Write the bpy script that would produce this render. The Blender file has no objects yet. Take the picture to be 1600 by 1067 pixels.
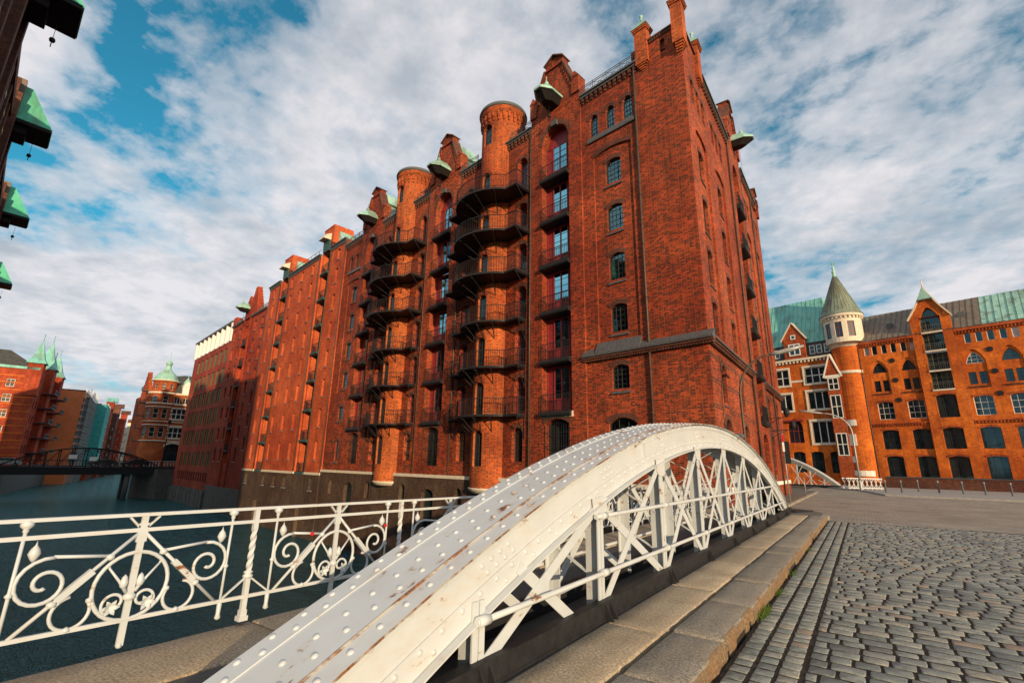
import bpy, bmesh, math, random
from mathutils import Vector, Matrix
rnd = random.Random(7)
sc = bpy.context.scene
COL = sc.collection
R = math.radians

# ------------------------------------------------------------------ camera
# solved from the photograph's vertical and horizontal vanishing points
FPX, EYE = 737.0, 1.65
up_c = Vector((50.5, -2840.5, FPX)).normalized()          # camera axes: x right, y down, z forward
bd = Vector((550.0, 0.0, FPX)); bd.y = -(up_c.x * bd.x + up_c.z * bd.z) / up_c.y
Yc = bd.normalized(); Zc = up_c; Xc = Yc.cross(Zc)
C2W = Matrix((Xc, Yc, Zc))                                 # rows: world axes in camera coordinates
right = C2W @ Vector((1, 0, 0)); down = C2W @ Vector((0, 1, 0)); fwd = C2W @ Vector((0, 0, 1))
cam = bpy.data.cameras.new('camera'); cam_o = bpy.data.objects.new('camera', cam); COL.objects.link(cam_o)
m = Matrix((right, -down, -fwd)).transposed().to_4x4(); m.translation = (0, 0, EYE)
cam_o.matrix_world = m
cam.sensor_width = 36; cam.lens = 36 * FPX / 1600; cam.clip_start = .05; cam.clip_end = 6000
sc.camera = cam_o
def ray(x, y): return C2W @ Vector((x - 800, y - 533.5, FPX))
def on_ground(x, y, z): d = ray(x, y); return Vector((0, 0, EYE)) + d * ((z - EYE) / d.z)
def at_Y(x, y, Y): d = ray(x, y); return Vector((0, 0, EYE)) + d * (Y / d.y)

# ------------------------------------------------------------------ sky, sun, exposure
SUN_AZ, SUN_EL = Vector((.84, -.54)).normalized(), R(10)
to_sun = Vector((SUN_AZ.x * math.cos(SUN_EL), SUN_AZ.y * math.cos(SUN_EL), math.sin(SUN_EL)))
W = bpy.data.worlds.new('World'); sc.world = W; W.use_nodes = True
nt = W.node_tree; nt.nodes.clear()
def N(t, nt=nt, **k):
    n = nt.nodes.new(t)
    for a, b in k.items(): setattr(n, a, b)
    return n
def sky_world():
    L = nt.links.new
    out = N('ShaderNodeOutputWorld'); bg = N('ShaderNodeBackground'); bg.inputs[1].default_value = .088
    sky = N('ShaderNodeTexSky', sky_type='NISHITA', sun_disc=False)
    sky.sun_elevation = SUN_EL; sky.sun_rotation = math.atan2(SUN_AZ.x, SUN_AZ.y); sky.altitude = 10; sky.air_density = 1.0; sky.dust_density = .6; sky.ozone_density = 2.0
    tint = N('ShaderNodeMix', data_type='RGBA', blend_type='MULTIPLY'); tint.inputs[0].default_value = 1
    L(sky.outputs[0], tint.inputs[6])
    tc = N('ShaderNodeTexCoord'); sep = N('ShaderNodeSeparateXYZ'); L(tc.outputs['Generated'], sep.inputs[0])
    def mth(op, a, b=None, clamp=False):
        n = N('ShaderNodeMath', operation=op, use_clamp=clamp)
        for i, v in enumerate((a, b)):
            if v is None: continue
            if isinstance(v, (int, float)): n.inputs[i].default_value = v
            else: L(v, n.inputs[i])
        return n.outputs[0]
    zz = mth('ADD', mth('MAXIMUM', sep.outputs[2], 0.0), .16)
    cmb = N('ShaderNodeCombineXYZ'); L(mth('DIVIDE', sep.outputs[0], zz), cmb.inputs[0]); L(mth('DIVIDE', sep.outputs[1], zz), cmb.inputs[1])
    cmb.inputs[2].default_value = 3.7
    def noise(scale, det, rough, dist=0, off=(0, 0, 0)):
        mp = N('ShaderNodeMapping'); mp.inputs['Location'].default_value = off; L(cmb.outputs[0], mp.inputs[0])
        n = N('ShaderNodeTexNoise'); n.inputs['Scale'].default_value = scale; n.inputs['Detail'].default_value = det
        n.inputs['Roughness'].default_value = rough; n.inputs['Distortion'].default_value = dist
        L(mp.outputs[0], n.inputs['Vector']); return n.outputs['Fac']
    def ramp(f, *st):
        r = N('ShaderNodeValToRGB'); e = r.color_ramp.elements
        for i, (p, c) in enumerate(st):
            if i > 1: e.new(p)
            e[i].position = p; e[i].color = (c, c, c, 1) if not isinstance(c, tuple) else c
        L(f, r.inputs[0]); return r.outputs[0]
    el = mth('MULTIPLY', mth('MAXIMUM', sep.outputs[2], 0.0), 2.6, True)
    tr = N('ShaderNodeMix', data_type='RGBA'); L(el, tr.inputs[0]); tr.inputs[6].default_value = (.80, 1.0, 1.32, 1); tr.inputs[7].default_value = (.42, 1.80, 1.80, 1); L(tr.outputs[2], tint.inputs[7])
    big = noise(.50, 3, .5, .2, (17.9, 8.8, 0)); mid = noise(2.5, 4, .55, .15, (.4, 7.3, 0)); fine = noise(8, 7, .62, .1, (3, 1, 2))
    f = mth('ADD', mth('MULTIPLY', big, .90), mth('ADD', mth('MULTIPLY', mid, .70), mth('MULTIPLY', fine, .36)))
    mask = ramp(f, (.785, 0.0), (.865, .62), (.985, 1.0))
    shade = mth('ADD', mth('MULTIPLY', noise(2.7, 4, .55, .1, (9, 2, 5)), .6), mth('MULTIPLY', noise(8, 7, .62, .1, (3.06, 1.05, 2)), .4))
    ccol = ramp(shade, (.36, (4.9, 5.3, 5.9, 1)), (.58, (8.8, 8.4, 8.6, 1)))
    mx = N('ShaderNodeMix', data_type='RGBA'); L(mth('MULTIPLY', mask, .93), mx.inputs[0])
    L(tint.outputs[2], mx.inputs[6]); L(ccol, mx.inputs[7])
    L(mx.outputs[2], bg.inputs[0]); L(bg.outputs[0], out.inputs[0])
sky_world()
sun = bpy.data.lights.new('sun', 'SUN'); sun.energy = 4.9; sun.angle = R(.6); sun.color = (1.0, .74, .45)
sun_o = bpy.data.objects.new('sun', sun); COL.objects.link(sun_o); sun_o.location = (40, -40, 60)
sun_o.rotation_euler = to_sun.to_track_quat('Z', 'Y').to_euler()
vs = sc.view_settings; vs.view_transform = 'Standard'; vs.look = 'None'; vs.exposure = 0.15; vs.gamma = 1.0; vs.use_curve_mapping = False
sc.render.engine = 'CYCLES'; sc.cycles.max_bounces = 6; sc.cycles.transparent_max_bounces = 8
sc.render.resolution_x, sc.render.resolution_y = 1024, 682

# ------------------------------------------------------------------ materials
MAT = {}
class NB:
    """small node builder"""
    def __init__(s, name):
        m = bpy.data.materials.new(name); m.use_nodes = True; MAT[name] = m
        s.m = m; s.t = m.node_tree; s.t.nodes.clear()
        s.out = s.n('ShaderNodeOutputMaterial'); s.b = s.n('ShaderNodeBsdfPrincipled'); s.l(s.b.outputs[0], s.out.inputs[0])
    def n(s, t, **k):
        x = s.t.nodes.new(t)
        for a, b in k.items(): setattr(x, a, b)
        return x
    def l(s, a, b): s.t.links.new(a, b)
    def set(s, sock, v):
        if isinstance(v, bpy.types.NodeSocket): s.l(v, sock)
        elif isinstance(v, tuple) and len(v) == 3 and sock.type == 'RGBA': sock.default_value = (*v, 1)
        else: sock.default_value = v
    def math(s, op, a, b=0.0, clamp=False):
        x = s.n('ShaderNodeMath', operation=op, use_clamp=clamp); s.set(x.inputs[0], a); s.set(x.inputs[1], b); return x.outputs[0]
    def noise(s, scale, det=3, rough=.55, co='Object', dist=0, stretch=None):
        v = s.n('ShaderNodeNewGeometry').outputs['Position'] if co == 'Position' else s.n('ShaderNodeTexCoord').outputs[co]
        if stretch:
            mp = s.n('ShaderNodeMapping'); mp.inputs['Scale'].default_value = stretch; s.l(v, mp.inputs[0]); v = mp.outputs[0]
        x = s.n('ShaderNodeTexNoise'); x.inputs['Scale'].default_value = scale; x.inputs['Detail'].default_value = det
        x.inputs['Roughness'].default_value = rough; x.inputs['Distortion'].default_value = dist; s.l(v, x.inputs['Vector']); return x.outputs['Fac']
    def ramp(s, f, *st):
        r = s.n('ShaderNodeValToRGB'); e = r.color_ramp.elements
        for i, (p, c) in enumerate(st):
            if i > 1: e.new(p)
            e[i].position = p; e[i].color = (c, c, c, 1) if not isinstance(c, tuple) else (*c, 1)
        s.l(f, r.inputs[0]); return r.outputs[0]
    def mix(s, f, a, b, mode='MIX'):
        x = s.n('ShaderNodeMix', data_type='RGBA', blend_type=mode); s.set(x.inputs[0], f); s.set(x.inputs[6], a); s.set(x.inputs[7], b); return x.outputs[2]
    def bump(s, h, strength=.3, dist=.02):
        x = s.n('ShaderNodeBump'); x.inputs['Strength'].default_value = strength; x.inputs['Distance'].default_value = dist
        s.l(h, x.inputs['Height']); s.l(x.outputs[0], s.b.inputs['Normal'])
    def pr(s, **k):
        for a, v in k.items(): s.set(s.b.inputs[a.replace('_', ' ')], v)

def plain(name, col, rough=.6, metal=0.0, var=.2, scale=4.0, bump=0.0, bscale=40, co='Position'):
    b = NB(name); f = b.noise(scale, 5, .6, co)
    lo = tuple(c * (1 - var) for c in col); hi = tuple(min(1, c * (1 + var)) for c in col)
    b.pr(Base_Color=b.ramp(f, (.3, lo), (.7, hi)), Roughness=rough, Metallic=metal)
    b.b.inputs['Specular IOR Level'].default_value = .5 if max(col) > .2 or rough < .3 else .12
    if bump: b.bump(b.noise(bscale, 3, .6, co), bump, .01)
    return b

def brick(name, c1, c2, mortar, wbias=.05, weather=.35, dirt=(.065, .022, .014), dirt_amt=.25, bw=.27, rh=.085, ms=.010):
    b = NB(name); uv = b.n('ShaderNodeTexCoord').outputs['UV']
    t = b.n('ShaderNodeTexBrick'); b.l(uv, t.inputs['Vector']); t.offset = .5; t.squash = .55; t.squash_frequency = 2
    for k, v in dict(Scale=1.0, Bias=wbias).items(): t.inputs[k].default_value = v
    t.inputs['Mortar Size'].default_value = ms; t.inputs['Mortar Smooth'].default_value = .15
    t.inputs['Brick Width'].default_value = bw; t.inputs['Row Height'].default_value = rh
    w = b.noise(.55, 6, .62, 'Position'); w2 = b.noise(2.6, 5, .65, 'Position', stretch=(1, 1, .35))
    c1b = tuple(c * k for c, k in zip(c1, (1.25, 1.55, 1.3)))
    b.set(t.inputs['Color1'], b.mix(b.ramp(w, (.35, 0.0), (.68, 1.0)), c1, c1b)); b.set(t.inputs['Color2'], c2)
    b.set(t.inputs['Mortar'], mortar)
    w3 = b.noise(3.2, 4, .6, 'Position', stretch=(1, 1, .07)); w4 = b.noise(9, 3, .6, 'Position')
    col = b.mix(b.ramp(w2, (.42, 0.0), (.78, dirt_amt)), t.outputs['Color'], dirt)
    col = b.mix(b.math('MULTIPLY', b.ramp(w3, (.52, 0.0), (.72, 1.0)), .42), col, dirt)
    col = b.mix(b.math('MULTIPLY', b.ramp(w4, (.62, 0.0), (.74, 1.0)), .12), col, tuple(min(1, k * 1.3 + .03) for k in mortar))
    w5 = b.noise(.13, 4, .6, 'Position'); col = b.mix(1.0, col, b.mix(b.ramp(w5, (.38, 0.0), (.62, 1.0)), (.78, .66, .62), (1.12, 1.18, 1.1)), 'MULTIPLY')
    col = b.mix(1.0, col, b.ramp(w, (.25, 1 - weather), (.7, 1.12)), 'MULTIPLY')
    b.pr(Base_Color=col, Roughness=.85); b.b.inputs['Specular IOR Level'].default_value = .25
    b.bump(b.math('ADD', b.math('MULTIPLY', t.outputs['Fac'], -1.0), b.math('MULTIPLY', b.noise(60, 2, .6, 'Position'), .5)), .55, .012)
    return b

brick('brick_red', (.54, .056, .014), (.10, .018, .012), (.40, .13, .055), wbias=.18, weather=.45)
brick('brick_orange', (.56, .078, .014), (.20, .028, .014), (.48, .20, .07), wbias=.02, weather=.4)
brick('brick_smooth', (.62, .096, .028), (.40, .052, .018), (.46, .14, .06), wbias=0, weather=.3)
brick('brick_crimson', (.56, .052, .016), (.20, .022, .012), (.34, .10, .045))
brick('brick_modern', (.40, .060, .030), (.28, .042, .024), (.24, .06, .04), wbias=0, weather=.2)
brick('brick_quay', (.125, .052, .034), (.05, .03, .025), (.16, .12, .09), dirt=(.02, .02, .018), dirt_amt=.6)
brick('brick_dark', (.17, .045, .03), (.07, .028, .022), (.16, .1, .075), dirt_amt=.4)
brick('brick_golden', (.66, .130, .012), (.42, .066, .010), (.48, .17, .04), wbias=-.2, weather=.3, dirt_amt=.35)
plain('stone_cream', (.62, .54, .42), .8, var=.15, scale=3, bump=.2)
plain('stone_white', (.74, .70, .62), .75, var=.1, scale=3, bump=.15)
plain('slate', (.085, .085, .09), .55, var=.25, scale=6, bump=.15)
plain('iron_black', (.022, .022, .024), .5, .0, var=.3, scale=9)
plain('iron_grey', (.10, .105, .11), .5, .0, var=.25, scale=9)
plain('pipe_metal', (.10, .07, .055), .5, .3, var=.3, scale=5)
plain('wood_maroon', (.22, .022, .026), .55, var=.3, scale=5, bump=.1)
plain('wood_dark', (.016, .013, .013), .6, var=.3, scale=5)
plain('green_iron', (.035, .085, .085), .5, var=.25, scale=6)
plain('frame_white', (.70, .68, .62), .5, var=.08, scale=5)
plain('frame_dark', (.04, .04, .042), .5, var=.2, scale=9)
plain('plaster_white', (.78, .76, .70), .8, var=.06)
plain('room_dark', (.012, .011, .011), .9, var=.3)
plain('concrete', (.30, .29, .27), .85, var=.2, bump=.2)
plain('roof_dark', (.06, .062, .06), .7, var=.3, scale=2)
plain('teal_mesh', (.03, .30, .28), .6, var=.25, scale=1.2)
plain('teal_light', (.12, .48, .45), .6, var=.15, scale=2)
plain('orange_render', (.55, .15, .045), .8, var=.15, scale=.4)
plain('scaffold', (.30, .30, .29), .5, .4, var=.2)
plain('olive_panel', (.13, .14, .065), .45, var=.25, scale=.6)
plain('white_panel', (.80, .78, .76), .5, var=.04)
plain('tyre', (.02, .02, .02), .8)
plain('car_black', (.02, .022, .026), .2); plain('car_silver', (.35, .37, .38), .25, .5)
plain('red_paint', (.55, .02, .02), .4); plain('yellow_paint', (.55, .42, .15), .6)
plain('soil', (.04, .033, .027), .95, var=.4, scale=8)
plain('grass_blade', (.07, .12, .02), .7, var=.4, scale=20)

def copper(name, c1, c2, brown, amt):
    b = NB(name); f = b.noise(1.6, 6, .65, 'Position', stretch=(1, 1, .4)); g = b.noise(.8, 4, .6, 'Position', stretch=(1, 1, .25))
    col = b.mix(b.ramp(f, (.35, 0.0), (.68, 1.0)), c1, c2); col = b.mix(b.ramp(g, (.5, 0.0), (.62, amt)), col, brown)
    b.pr(Base_Color=col, Roughness=.6, Metallic=.1); b.bump(b.noise(14, 3, .6, 'Position'), .15, .02)
copper('copper', (.20, .42, .34), (.36, .56, .46), (.10, .085, .05), .55)
copper('copper_vivid', (.05, .40, .24), (.12, .52, .33), (.07, .12, .08), .5)
copper('copper_teal', (.12, .40, .36), (.22, .50, .42), (.09, .12, .08), .5)
copper('copper_cone', (.13, .15, .105), (.22, .27, .19), (.10, .08, .05), .6)
copper('copper_brown', (.13, .095, .07), (.19, .14, .10), (.20, .26, .18), .3)

def glass_clear():
    b = NB('window_glass'); t = b.t; t.nodes.remove(b.b)
    tr = b.n('ShaderNodeBsdfTransparent'); gl = b.n('ShaderNodeBsdfGlossy'); gl.inputs['Roughness'].default_value = .02
    tr.inputs[0].default_value = (.80, .86, .86, 1); gl.inputs[0].default_value = (.30, .68, .78, 1)
    lw = b.n('ShaderNodeFresnel'); lw.inputs[0].default_value = 1.9
    f = b.math('ADD', lw.outputs[0], .16, True); mx = b.n('ShaderNodeMixShader'); b.l(f, mx.inputs[0]); b.l(tr.outputs[0], mx.inputs[1]); b.l(gl.outputs[0], mx.inputs[2])
    bp = b.n('ShaderNodeBump'); bp.inputs['Strength'].default_value = .06; bp.inputs['Distance'].default_value = .02
    b.l(b.noise(1.7, 2, .5, 'Position'), bp.inputs['Height']); b.l(bp.outputs[0], gl.inputs['Normal'])
    b.l(mx.outputs[0], b.out.inputs[0])
glass_clear()
def pane_mat(name, base, tint, add):
    b = NB(name); f = b.noise(.9, 3, .5, 'Position'); b.pr(Base_Color=b.ramp(f, (.35, tuple(c * .4 for c in base)), (.65, base)), Roughness=.3); b.b.inputs['Specular IOR Level'].default_value = .1
    gl = b.n('ShaderNodeBsdfGlossy'); gl.inputs['Roughness'].default_value = .03; gl.inputs[0].default_value = (*tint, 1); fr = b.n('ShaderNodeFresnel'); fr.inputs[0].default_value = 1.7
    bp = b.n('ShaderNodeBump'); bp.inputs['Strength'].default_value = .05; bp.inputs['Distance'].default_value = .02; b.l(b.noise(1.5, 2, .5, 'Position'), bp.inputs['Height']); b.l(bp.outputs[0], gl.inputs['Normal'])
    mx = b.n('ShaderNodeMixShader'); b.l(b.math('ADD', fr.outputs[0], add, True), mx.inputs[0]); b.l(b.b.outputs[0], mx.inputs[1]); b.l(gl.outputs[0], mx.inputs[2]); b.l(mx.outputs[0], b.out.inputs[0])
pane_mat('pane', (.020, .028, .032), (.20, .56, .68), .03)
pane_mat('pane_blind', (.50, .47, .40), (1, 1, 1), .02)
pane_mat('pane_warm', (.20, .13, .06), (1, 1, 1), .05)

def white_paint(name='white_paint', chips=.10, base=(.56, .595, .61)):
    b = NB(name); f = b.noise(2.2, 6, .6, 'Position'); g = b.noise(7, 8, .68, 'Position', stretch=(1, .35, 1)); k = b.noise(26, 5, .7, 'Position')
    col = b.ramp(f, (.3, tuple(c * .88 for c in base)), (.72, base))
    rust = b.mix(b.ramp(k, (.35, 0.0), (.65, 1.0)), (.055, .035, .025), (.30, .12, .035))
    st = b.ramp(g, (.70 - chips * .55, 0.0), (.73 - chips * .4, 1.0))
    col = b.mix(b.math('MULTIPLY', b.ramp(g, (.52, 0.0), (.70, 1.0)), .30), col, (.50, .36, .20))
    col = b.mix(st, col, rust)
    b.pr(Base_Color=col, Roughness=.42); b.bump(b.math('ADD', b.math('MULTIPLY', st, -.6), b.math('MULTIPLY', k, .25)), .25, .006)
white_paint(); white_paint('rust_seam', .42, (.42, .40, .36)); white_paint('white_paint_worn', .16, (.53, .575, .60))

def granite(name, c, s1=90, var=.3, stain=(.20, .13, .06), amt=.5):
    b = NB(name); f = b.noise(s1, 2, .7, 'Position'); g = b.noise(1.3, 6, .65, 'Position'); v = b.n('ShaderNodeTexVoronoi'); v.inputs['Scale'].default_value = s1 * 1.3
    b.l(b.n('ShaderNodeNewGeometry').outputs['Position'], v.inputs['Vector'])
    col = b.ramp(f, (.33, tuple(x * (1 - var) for x in c)), (.68, tuple(x * (1 + var) for x in c)))
    oi = b.n('ShaderNodeObjectInfo').outputs['Random']
    col = b.mix(1.0, col, b.ramp(oi, (0.0, .80), (1.0, 1.12)), 'MULTIPLY')
    col = b.mix(b.ramp(g, (.45, 0.0), (.75, amt)), col, stain); col = b.mix(b.ramp(v.outputs['Distance'], (.0, .45), (.25, 0.0)), col, tuple(x * .35 for x in c))
    b.pr(Base_Color=col, Roughness=.8); b.bump(b.math('ADD', f, b.math('MULTIPLY', g, 1.5)), .3, .008)
granite('granite_slab', (.40, .32, .22), 42, .5, (.22, .15, .08), .7); granite('granite_kerb', (.27, .235, .185), 48, .5, (.17, .13, .085), .6); granite('granite_face', (.20, .135, .075), 30, .5, (.24, .11, .03), .7)
granite('asphalt', (.062, .060, .058), 70, .35, (.035, .034, .033), .5)
granite('asphalt_road', (.12, .105, .085), 60, .35, (.08, .07, .055), .6)
granite('quay_stone', (.10, .095, .085), 25, .35, (.03, .04, .03), .7)

def cobble_mat():
    b = NB('cobble'); g = b.n('ShaderNodeNewGeometry'); oi = b.n('ShaderNodeObjectInfo')
    rr = b.math('FRACT', b.math('ADD', g.outputs['Random Per Island'], oi.outputs['Random']))
    col = b.ramp(rr, (0.0, (.13, .145, .135)), (.35, (.20, .225, .205)), (.7, (.26, .275, .245)), (.93, (.30, .285, .23)), (1.0, (.28, .21, .15)))
    f = b.noise(110, 3, .7, 'Position'); h = b.noise(14, 4, .6, 'Position')
    col = b.mix(1.0, col, b.ramp(f, (.3, .62), (.7, 1.25)), 'MULTIPLY'); col = b.mix(1.0, col, b.ramp(h, (.3, .75), (.7, 1.15)), 'MULTIPLY')
    b.pr(Base_Color=col, Roughness=b.math('ADD', b.math('MULTIPLY', h, .3), .30)); b.bump(b.math('ADD', f, b.math('MULTIPLY', h, 2.0)), .6, .006)
cobble_mat()
def far_cobble():
    b = NB('far_cobble'); tc = b.n('ShaderNodeNewGeometry').outputs['Position']; t = b.n('ShaderNodeTexBrick'); b.l(tc, t.inputs['Vector'])
    t.inputs['Scale'].default_value = 1; t.inputs['Brick Width'].default_value = .24; t.inputs['Row Height'].default_value = .15; t.inputs['Mortar Size'].default_value = .012; t.offset = .45
    b.set(t.inputs['Color1'], (.38, .34, .27)); b.set(t.inputs['Color2'], (.27, .245, .195)); b.set(t.inputs['Mortar'], (.12, .10, .08))
    w = b.noise(.5, 5, .6, 'Position'); col = b.mix(1.0, t.outputs['Color'], b.ramp(w, (.3, .72), (.7, 1.2)), 'MULTIPLY')
    b.pr(Base_Color=col, Roughness=.7); b.bump(b.math('MULTIPLY', t.outputs['Fac'], -1.0), .6, .02)
far_cobble()
def water_mat():
    b = NB('water'); b.pr(Base_Color=(.012, .046, .052), Roughness=.4); b.b.inputs['Specular IOR Level'].default_value = 0.0
    f = b.noise(.35, 2, .5, 'Position', 0, (1, 1.9, 1)); g = b.noise(1.6, 3, .55, 'Position', .2, (1, 2.1, 1)); k = b.noise(5.5, 3, .55, 'Position', .1, (1, 1.9, 1))
    h = b.math('ADD', b.math('MULTIPLY', f, 1.6), b.math('ADD', b.math('MULTIPLY', g, .9), b.math('MULTIPLY', k, .48)))
    bp = b.n('ShaderNodeBump'); bp.inputs['Strength'].default_value = 1.0; bp.inputs['Distance'].default_value = .30; b.l(h, bp.inputs['Height'])
    gl = b.n('ShaderNodeBsdfGlossy'); gl.inputs['Roughness'].default_value = .05; gl.inputs[0].default_value = (.50, .95, 1.0, 1); b.l(bp.outputs[0], gl.inputs['Normal'])
    fr = b.n('ShaderNodeFresnel'); fr.inputs[0].default_value = 1.45; b.l(bp.outputs[0], fr.inputs['Normal'])
    mx = b.n('ShaderNodeMixShader'); b.l(b.math('ADD', b.math('MULTIPLY', fr.outputs[0], 1.5), .02, True), mx.inputs[0]); b.l(b.b.outputs[0], mx.inputs[1]); b.l(gl.outputs[0], mx.inputs[2]); b.l(mx.outputs[0], b.out.inputs[0])
water_mat()

# ------------------------------------------------------------------ mesh builder
ZV = Vector((0, 0, 1))
class MB:
    def __init__(s): s.v = []; s.f = []; s.uv = []; s.sm = []
    def face(s, pts, uv=None, smooth=False):
        pts = [Vector(p) for p in pts]; b = len(s.v)
        s.v += [tuple(p) for p in pts]; s.f.append(tuple(range(b, b + len(pts)))); s.sm.append(smooth)
        if uv is None:
            n = (pts[1] - pts[0]).cross(pts[-1] - pts[0])
            if n.length < 1e-12 and len(pts) > 3: n = (pts[2] - pts[1]).cross(pts[3] - pts[1])
            n = n.normalized() if n.length > 1e-12 else Vector((0, 1, 0))
            if abs(n.z) > .85: uv = [(p.x, p.y) for p in pts]
            else:
                t = Vector((-n.y, n.x, 0)).normalized()
                if t.x < -.001 or (abs(t.x) <= .001 and t.y < 0): t = -t
                uv = [(p.dot(t), p.z) for p in pts]
        s.uv += uv
    def box(s, x0, x1, y0, y1, z0, z1, F=None):
        F = F or (lambda a, b, c: Vector((a, b, c)))
        p = [F(x, y, z) for z in (z0, z1) for y in (y0, y1) for x in (x0, x1)]
        for q in ((0, 1, 3, 2), (4, 6, 7, 5), (0, 4, 5, 1), (2, 3, 7, 6), (0, 2, 6, 4), (1, 5, 7, 3)): s.face([p[i] for i in q])
        return s
    def hexa(s, lo, hi):
        """lo, hi: rings of equal length"""
        n = len(lo); s.face(list(reversed(lo))); s.face(hi)
        for i in range(n): j = (i + 1) % n; s.face([lo[i], lo[j], hi[j], hi[i]])
        return s
    def bar(s, p, q, w, h, up=ZV):
        p, q = Vector(p), Vector(q); d = (q - p).normalized(); u = Vector(up)
        a = d.cross(u)
        if a.length < 1e-4: a = d.cross(Vector((1, 0, 0)))
        a = a.normalized() * w / 2; c = a.cross(d).normalized() * h / 2
        return s.hexa([p - a - c, p + a - c, p + a + c, p - a + c], [q - a - c, q + a - c, q + a + c, q - a + c])
    def tube(s, pts, r, n=8, smooth=True, cap=True):
        pts = [Vector(p) for p in pts]; rr = r if isinstance(r, (list, tuple)) else [r] * len(pts); rings = []; prev = None
        for i, p in enumerate(pts):
            d = (pts[min(i + 1, len(pts) - 1)] - pts[max(i - 1, 0)]).normalized()
            a = prev - d * prev.dot(d) if prev is not None else d.orthogonal()
            if a.length < 1e-5: a = d.orthogonal()
            a.normalize(); prev = a; c = d.cross(a)
            rings.append([p + (a * math.cos(2 * math.pi * k / n) + c * math.sin(2 * math.pi * k / n)) * rr[i] for k in range(n)])
        for A, B in zip(rings, rings[1:]):
            for k in range(n): j = (k + 1) % n; s.face([A[k], A[j], B[j], B[k]], None, smooth)
        if cap: s.face(list(reversed(rings[0]))); s.face(rings[-1])
        return s
    def lathe(s, prof, n=16, c=(0, 0, 0), a0=0.0, a1=2 * math.pi, smooth=True, ru=1.0):
        c = Vector(c)
        for (r0, z0), (r1, z1) in zip(prof, prof[1:]):
            for k in range(n):
                t, u = a0 + (a1 - a0) * k / n, a0 + (a1 - a0) * (k + 1) / n
                P = lambda r, a, z: c + Vector((r * math.cos(a), r * math.sin(a), z))
                pts = [P(r0, t, z0), P(r0, u, z0), P(r1, u, z1), P(r1, t, z1)]; uv = [(t * ru, c.z + z0), (u * ru, c.z + z0), (u * ru, c.z + z1), (t * ru, c.z + z1)]
                if r1 < 1e-5: pts, uv = pts[:3], uv[:3]
                elif r0 < 1e-5: pts, uv = [pts[0], pts[2], pts[3]], [uv[0], uv[2], uv[3]]
                s.face(pts, uv, smooth)
        return s
    def prism(s, poly, y0, y1, F=None):
        """polygon in (x,z) extruded along y"""
        F = F or (lambda a, b, c: Vector((a, b, c)))
        return s.hexa([F(x, y0, z) for x, z in poly], [F(x, y1, z) for x, z in poly])
    def mesh(s, name):
        me = bpy.data.meshes.new(name); me.from_pydata(s.v, [], s.f)
        ul = me.uv_layers.new(name='UVMap'); flat = [c for u in s.uv for c in u]; ul.data.foreach_set('uv', flat)
        me.polygons.foreach_set('use_smooth', s.sm)
        if any(s.sm):
            bm = bmesh.new(); bm.from_mesh(me); bmesh.ops.remove_doubles(bm, verts=bm.verts, dist=1e-5); bm.to_mesh(me); bm.free()
        me.update(); return me
    def build(s, name, mat, parent=None, loc=None, rot=0.0):
        return put(name, s.mesh(name), mat, parent, loc, rot)
def put(name, me, mat, parent=None, loc=None, rot=0.0):
    if mat and not me.materials: me.materials.append(MAT[mat])
    o = bpy.data.objects.new(name, me); COL.objects.link(o)
    if parent is not None: o.parent = parent
    if loc is not None: o.location = loc
    if rot: o.rotation_euler = (0, 0, rot)
    return o
def tag(o, label=None, cat=None, group=None, kind=None):
    for k, v in (('label', label), ('category', cat), ('group', group), ('kind', kind)):
        if v: o[k] = v
    return o
def thing(name, label, cat, loc=(0, 0, 0), rot=0.0, group=None):
    o = bpy.data.objects.new(name, None); COL.objects.link(o); o.empty_display_size = .3
    o.location = loc; o.rotation_euler = (0, 0, rot); return tag(o, label, cat, group)
def struct(name, mb, mat): return tag(mb.build(name, mat), kind='structure')

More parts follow.
